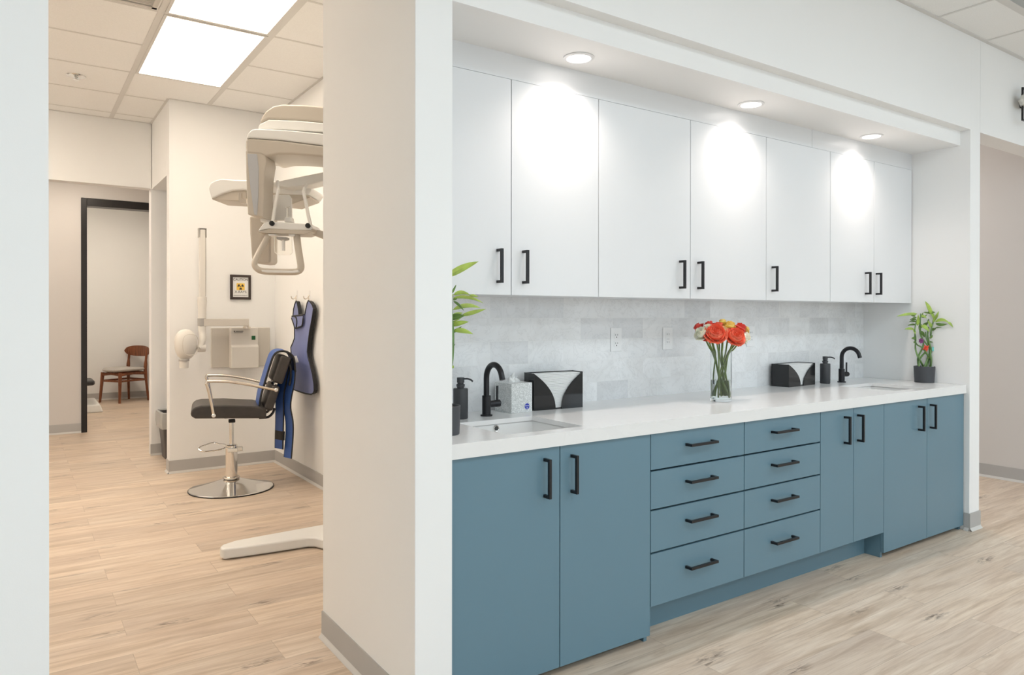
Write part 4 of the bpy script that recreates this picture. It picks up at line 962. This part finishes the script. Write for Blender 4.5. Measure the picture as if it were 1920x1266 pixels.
sil([(76, 380), (210, 385), (222, 460), (206, 560), (200, 700), (198, 852), (185, 845), (90, 828), (80, 600)], DP-.115, .15, 'machtan', 'tube_housing', t, .012)
sil([(86, 402), (154, 405), (166, 500), (164, 700), (155, 832), (135, 828), (108, 640), (92, 480)], DP-.119, .01, 'machgloss', 'housing_inlay', t, .003)
sil([(100, 835), (200, 845), (212, 720), (250, 720), (251, 1150), (242, 1170), (200, 1173), (130, 1165), (116, 1130), (104, 960)], DP+.06, .12, 'machtan', 'detector_housing', t, .012)
sil([(200, 820), (225, 690), (236, 700), (236, 890), (180, 880), (176, 850)], DP-.02, .05, 'machine', 'detector_bracket', t, .004)
# rear shelf wing
q1 = lambda x, y: (80+x/3.015, y/3.015)
rings = []
wing = [(392, 352, 372, 4.05), (400, 340, 375, 4.06), (418, 335.5, 376, 4.06), (445, 338, 377, 4.06), (480, 340, 368, 4.06), (530, 342, 366, 4.06), (570, 345, 366, 4.06), (586, 352, 364, 4.06)]
top = [atD(x, y, 4.0) for x, y in [(390, 352), (393, 343), (403, 338), (415, 335), (440, 337), (470, 338), (520, 340), (560, 343), (582, 350), (584, 356), (577, 366), (530, 364), (480, 359), (455, 356.5), (435, 358), (418, 363), (403, 370), (396, 372)]]
mk('rear_shelf', B().prism(top, Fw*.26), 'machine', t, bev=.010, seg=3)
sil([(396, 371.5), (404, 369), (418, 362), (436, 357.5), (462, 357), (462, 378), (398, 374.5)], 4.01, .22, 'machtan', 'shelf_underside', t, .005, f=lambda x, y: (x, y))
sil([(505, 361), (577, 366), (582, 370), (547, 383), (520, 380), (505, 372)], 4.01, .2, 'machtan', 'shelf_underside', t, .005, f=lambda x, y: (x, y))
sil([(447, 362), (453, 362), (453, 372), (462, 372), (462, 381), (450, 381), (447, 376)], 4.0, .06, 'satin', 'shelf_bracket', t, .002, f=lambda x, y: (x, y))
sil([(500, 344), (604, 323), (640, 316), (640, 336), (604, 340), (583, 346), (540, 352)], DP+.12, .12, 'machine', 'upper_support_arm', t, .006, f=lambda x, y: (x, y))
sil([(255, 700), (275, 688), (380, 690), (396, 715), (398, 870), (255, 870)], DP+.10, .015, 'machine', 'mirror_panel', t, .004)
# chin platform
pl = sil([(160, 942), (200, 886), (245, 875), (530, 893), (547, 922), (532, 936), (400, 935), (240, 926)], DP-.10, .16, 'machine', 'chin_platform', t, .006)
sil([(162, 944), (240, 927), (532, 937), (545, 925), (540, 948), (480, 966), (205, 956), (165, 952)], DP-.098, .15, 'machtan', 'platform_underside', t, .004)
for pts in ([(265, 885), (276, 800), (290, 720), (302, 665), (302, 640), (298, 590)], [(530, 905), (515, 840), (495, 740), (480, 672), (485, 650), (508, 618)]):
    mk('temple_support', B().tube([atD(*q5(x, y), DP-.10+.05*(k > 3)) for k, (x, y) in enumerate(pts)], [.014, .0135, .013, .0125, .014, .011], 12, flat=.6), 'machine', t)
for x, y in ((262, 890), (513, 906)):
    mk('knob', B().lathe([(.013, 0), (.013, .010), (.010, .012), (0, .012)], atD(*q5(x, y), DP-.102), 20, -Fw), 'piping', t)
hd_ = [(240, 962), (215, 1010), (165, 1100), (140, 1160), (146, 1195), (190, 1222), (300, 1228), (400, 1229), (445, 1222), (462, 1195), (452, 1120), (440, 1040), (432, 966)]
mk('patient_handles', B().tube(smooth([atD(*q5(x, y), DP-.06-.05*min(1, (y-960)/200)) for x, y in hd_], 4), .0185, 14, flat=.75), 'machtan', t)
sil([(185, 1214), (205, 1216), (400, 1220), (440, 1216), (448, 1230), (400, 1235), (215, 1232), (188, 1226)], DP-.15, .02, 'machine', 'handle_strip', t, .002)
sil([(274, 975), (398, 980), (402, 1095), (385, 1110), (300, 1110), (276, 1090)], DP-.03, .008, 'clearpl', 'splash_shield', t, .002)
sil([(345, 860), (350, 845), (392, 845), (400, 880), (345, 880)], DP-.03, .05, 'machine', 'chin_rest', t, .004)
mk('bite_post', B().tube([atD(*q5(370, 850), DP-.02), atD(*q5(370, 780), DP-.02)], .005, 10).tube([atD(*q5(355, 776), DP-.02), atD(*q5(386, 776), DP-.02)], .004, 8), 'clearpl', t)
sil([(288, 982), (362, 984), (362, 1000), (345, 1004), (305, 1004), (290, 998)], DP-.09, .05, 'greyrubber', 'lock_knob', t, .004)
mk('lock_stem', B().tube([atD(*q5(340, 1004), DP-.07), atD(*q5(340, 1080), DP-.07)], .009, 10), 'machine', t)
sil([(230, 962), (290, 965), (285, 975), (240, 976)], DP-.09, .04, 'machine', 'pad', t, .002)
sil([(375, 965), (420, 965), (415, 980), (380, 978)], DP-.09, .04, 'machine', 'pad', t, .002)
sil([(545, 925), (620, 944), (860, 1005), (860, 1060), (620, 1000), (520, 962)], DP-.02, .09, 'machtan', 'platform_arm', t, .006)
# ---- waste bin in the side opening
bc = V((1.135, 6.90, 0)); t = thing('waste_bin', 'charcoal waste bin with a clear liner behind the wall corner', 'waste bin', bc)
def rrect(cx_, cy_, w_, d_, z, n=5, r=.04):
    o_ = []
    for sx, sy, a0 in ((1, 1, 0), (-1, 1, 90), (-1, -1, 180), (1, -1, 270)):
        for k in range(n):
            a = math.radians(a0+90*k/(n-1)); o_.append(V((cx_+sx*(w_/2-r)+r*math.cos(a), cy_+sy*(d_/2-r)+r*math.sin(a), z)))
    return o_
mk('bucket', B().loft([rrect(bc.x, bc.y, .17, .24, .002), rrect(bc.x, bc.y, .23, .31, .385), rrect(bc.x, bc.y, .245, .325, .387), rrect(bc.x, bc.y, .245, .325, .40), rrect(bc.x, bc.y, .215, .295, .40), rrect(bc.x, bc.y, .15, .22, .02)]), 'binpl', t)
mk('liner', B().loft([[p+V((random.uniform(-.004, .004), random.uniform(-.004, .004), 0)) for p in rrect(bc.x, bc.y, w_, d_, z)] for w_, d_, z in ((.255, .335, .27), (.27, .35, .33), (.262, .34, .405), (.225, .305, .410), (.19, .27, .33))], cap=False), 'bag', t)

# ================================================================== FAR ROOM
def leg_(b, a, c, r0, r1): b.tube([a, c], [r0, r1], 12)
A_, B_, C_, D_ = V((.961, 11.755, 0)), V((1.178, 11.45, 0)), V((1.575, 11.68, 0)), V((1.36, 12.03, 0))
ctr = (A_+B_+C_+D_)/4; t = thing('wooden_chair', 'mid-century walnut chair with a pale seat pad in the far room', 'chair', ctr)
ins = .12; zs = .43
tp_ = [p+(ctr-p)*ins+V((0, 0, zs)) for p in (A_, B_, C_, D_)]
for p, q_ in zip((A_, B_), tp_[:2]): mk('leg', B().tube([p, q_], [.016, .025], 12), 'walnut', t)
bt = [V((0, 0, 0))]*2
for k, (p, q_) in enumerate(zip((C_, D_), tp_[2:])):
    back = (p-ctr); back.z = 0; back = (C_+D_)/2-ctr; back.z = 0; back.normalize()
    up_ = q_+V((0, 0, .345))+back*.03; bt[k] = up_
    mk('leg', B().tube(smooth([p+V((0, 0, 0)), q_+V((0, 0, -.05)), q_+V((0, 0, .1))+back*.0, up_], 4), [.015]*2+[.018]*2+[.024]*5+[.017]*4, 12), 'walnut', t)
for a, c in ((0, 1), (1, 2), (2, 3), (3, 0)):
    mk('rail', B().tube([tp_[a]-V((0, 0, .03)), (tp_[a]+tp_[c])/2-V((0, 0, .015)), tp_[c]-V((0, 0, .03))], [.022, .02, .022], 8, flat=1), 'walnut', t)
for a, c in ((0, 1), (2, 1), (3, 0), (2, 3)):
    z = .31; f = z/zs; pa = (A_, B_, C_, D_)[a].lerp(tp_[a], f); pc_ = (A_, B_, C_, D_)[c].lerp(tp_[c], f); pa.z = pc_.z = z
    mk('stretcher', B().tube([pa, pc_], .014, 8), 'walnut', t)
ux = ((B_-A_).normalized()+(C_-D_).normalized()).normalized(); uy = ((C_-B_).normalized()+(D_-A_).normalized()).normalized()
rings = []
for z, s in ((.435, .88), (.445, 1.0), (.462, 1.04), (.478, .98), (.486, .8), (.489, .4)):
    rings.append([ctr+ux*(math.copysign(abs(math.cos(a))**.6, math.cos(a))*.215*s)+uy*(math.copysign(abs(math.sin(a))**.6, math.sin(a))*.235*s-.01)+V((0, 0, z+.012*abs(math.cos(a))**2)) for a in [2*math.pi*k/32 for k in range(32)]])
mk('seat_pad', B().loft(rings), 'fabric', t)
# curved backrest board
P1, P2 = bt[1], bt[0]; P = []; mid_ = (P1+P2)/2; side = (P2-P1).normalized(); hl = (P2-P1).length/2+.075
rings = []
for k in range(17):
    u = -1+2*k/16; cpt = mid_-side*.0+V((0, 0, -.055))+side*u*hl+uy*(.05*(1-u*u)-.03)+V((0, 0, .0)); hh_ = .072*(1-abs(u)**2.8)**.5+.006; th = .011
    rings.append([cpt+uy*th+V((0, 0, hh_*1.0)), cpt-uy*th+V((0, 0, hh_)), cpt-uy*th+V((0, 0, -hh_)), cpt+uy*th+V((0, 0, -hh_))])
mk('backrest', B().loft(rings), 'walnut', t, bev=.004)
# dental chair, mostly hidden by the door frame
bx = onZ(196, 772, 0); t = thing('dental_chair', 'dental patient chair with a pale floor base, mostly hidden behind the black door frame', 'dental chair', V((.55, bx.y+.25, 0)))
y0_ = onZ(170, 775, 0).y; x1_ = onZ(194, 773.5, 0).x
mk('floor_base', B().loft([[V((x1_-1.0, y0_, 0)), V((x1_, y0_, 0)), V((x1_, y0_+.5, 0)), V((x1_-1.0, y0_+.5, 0))], [V((x1_-1.0, y0_+.02, .10)), V((x1_-.03, y0_+.02, .10)), V((x1_-.06, y0_+.46, .15)), V((x1_-1.0, y0_+.46, .15))]]), 'machine', t, bev=.02, seg=3)
mk('lift_column', B().box(x1_-.85, x1_-.5, y0_+.12, y0_+.4, .12, .40), 'machine', t, bev=.02)
c = onY(176, 716, y0_+.2)
mk('leg_rest', B().box(c.x-1.1, c.x, y0_+.02, y0_+.45, c.z-.035, c.z+.035), 'chaircush', t, bev=.03, seg=4)
mk('back_cushion', B(Matrix.Translation((c.x-1.1, y0_+.235, c.z)) @ Matrix.Rotation(math.radians(40), 4, 'Y')).box(-.75, 0, -.22, .22, -.04, .05), 'chaircush', t, bev=.03, seg=4)

for o in list(bpy.data.objects):
    if '_o' in o: del o['_o']
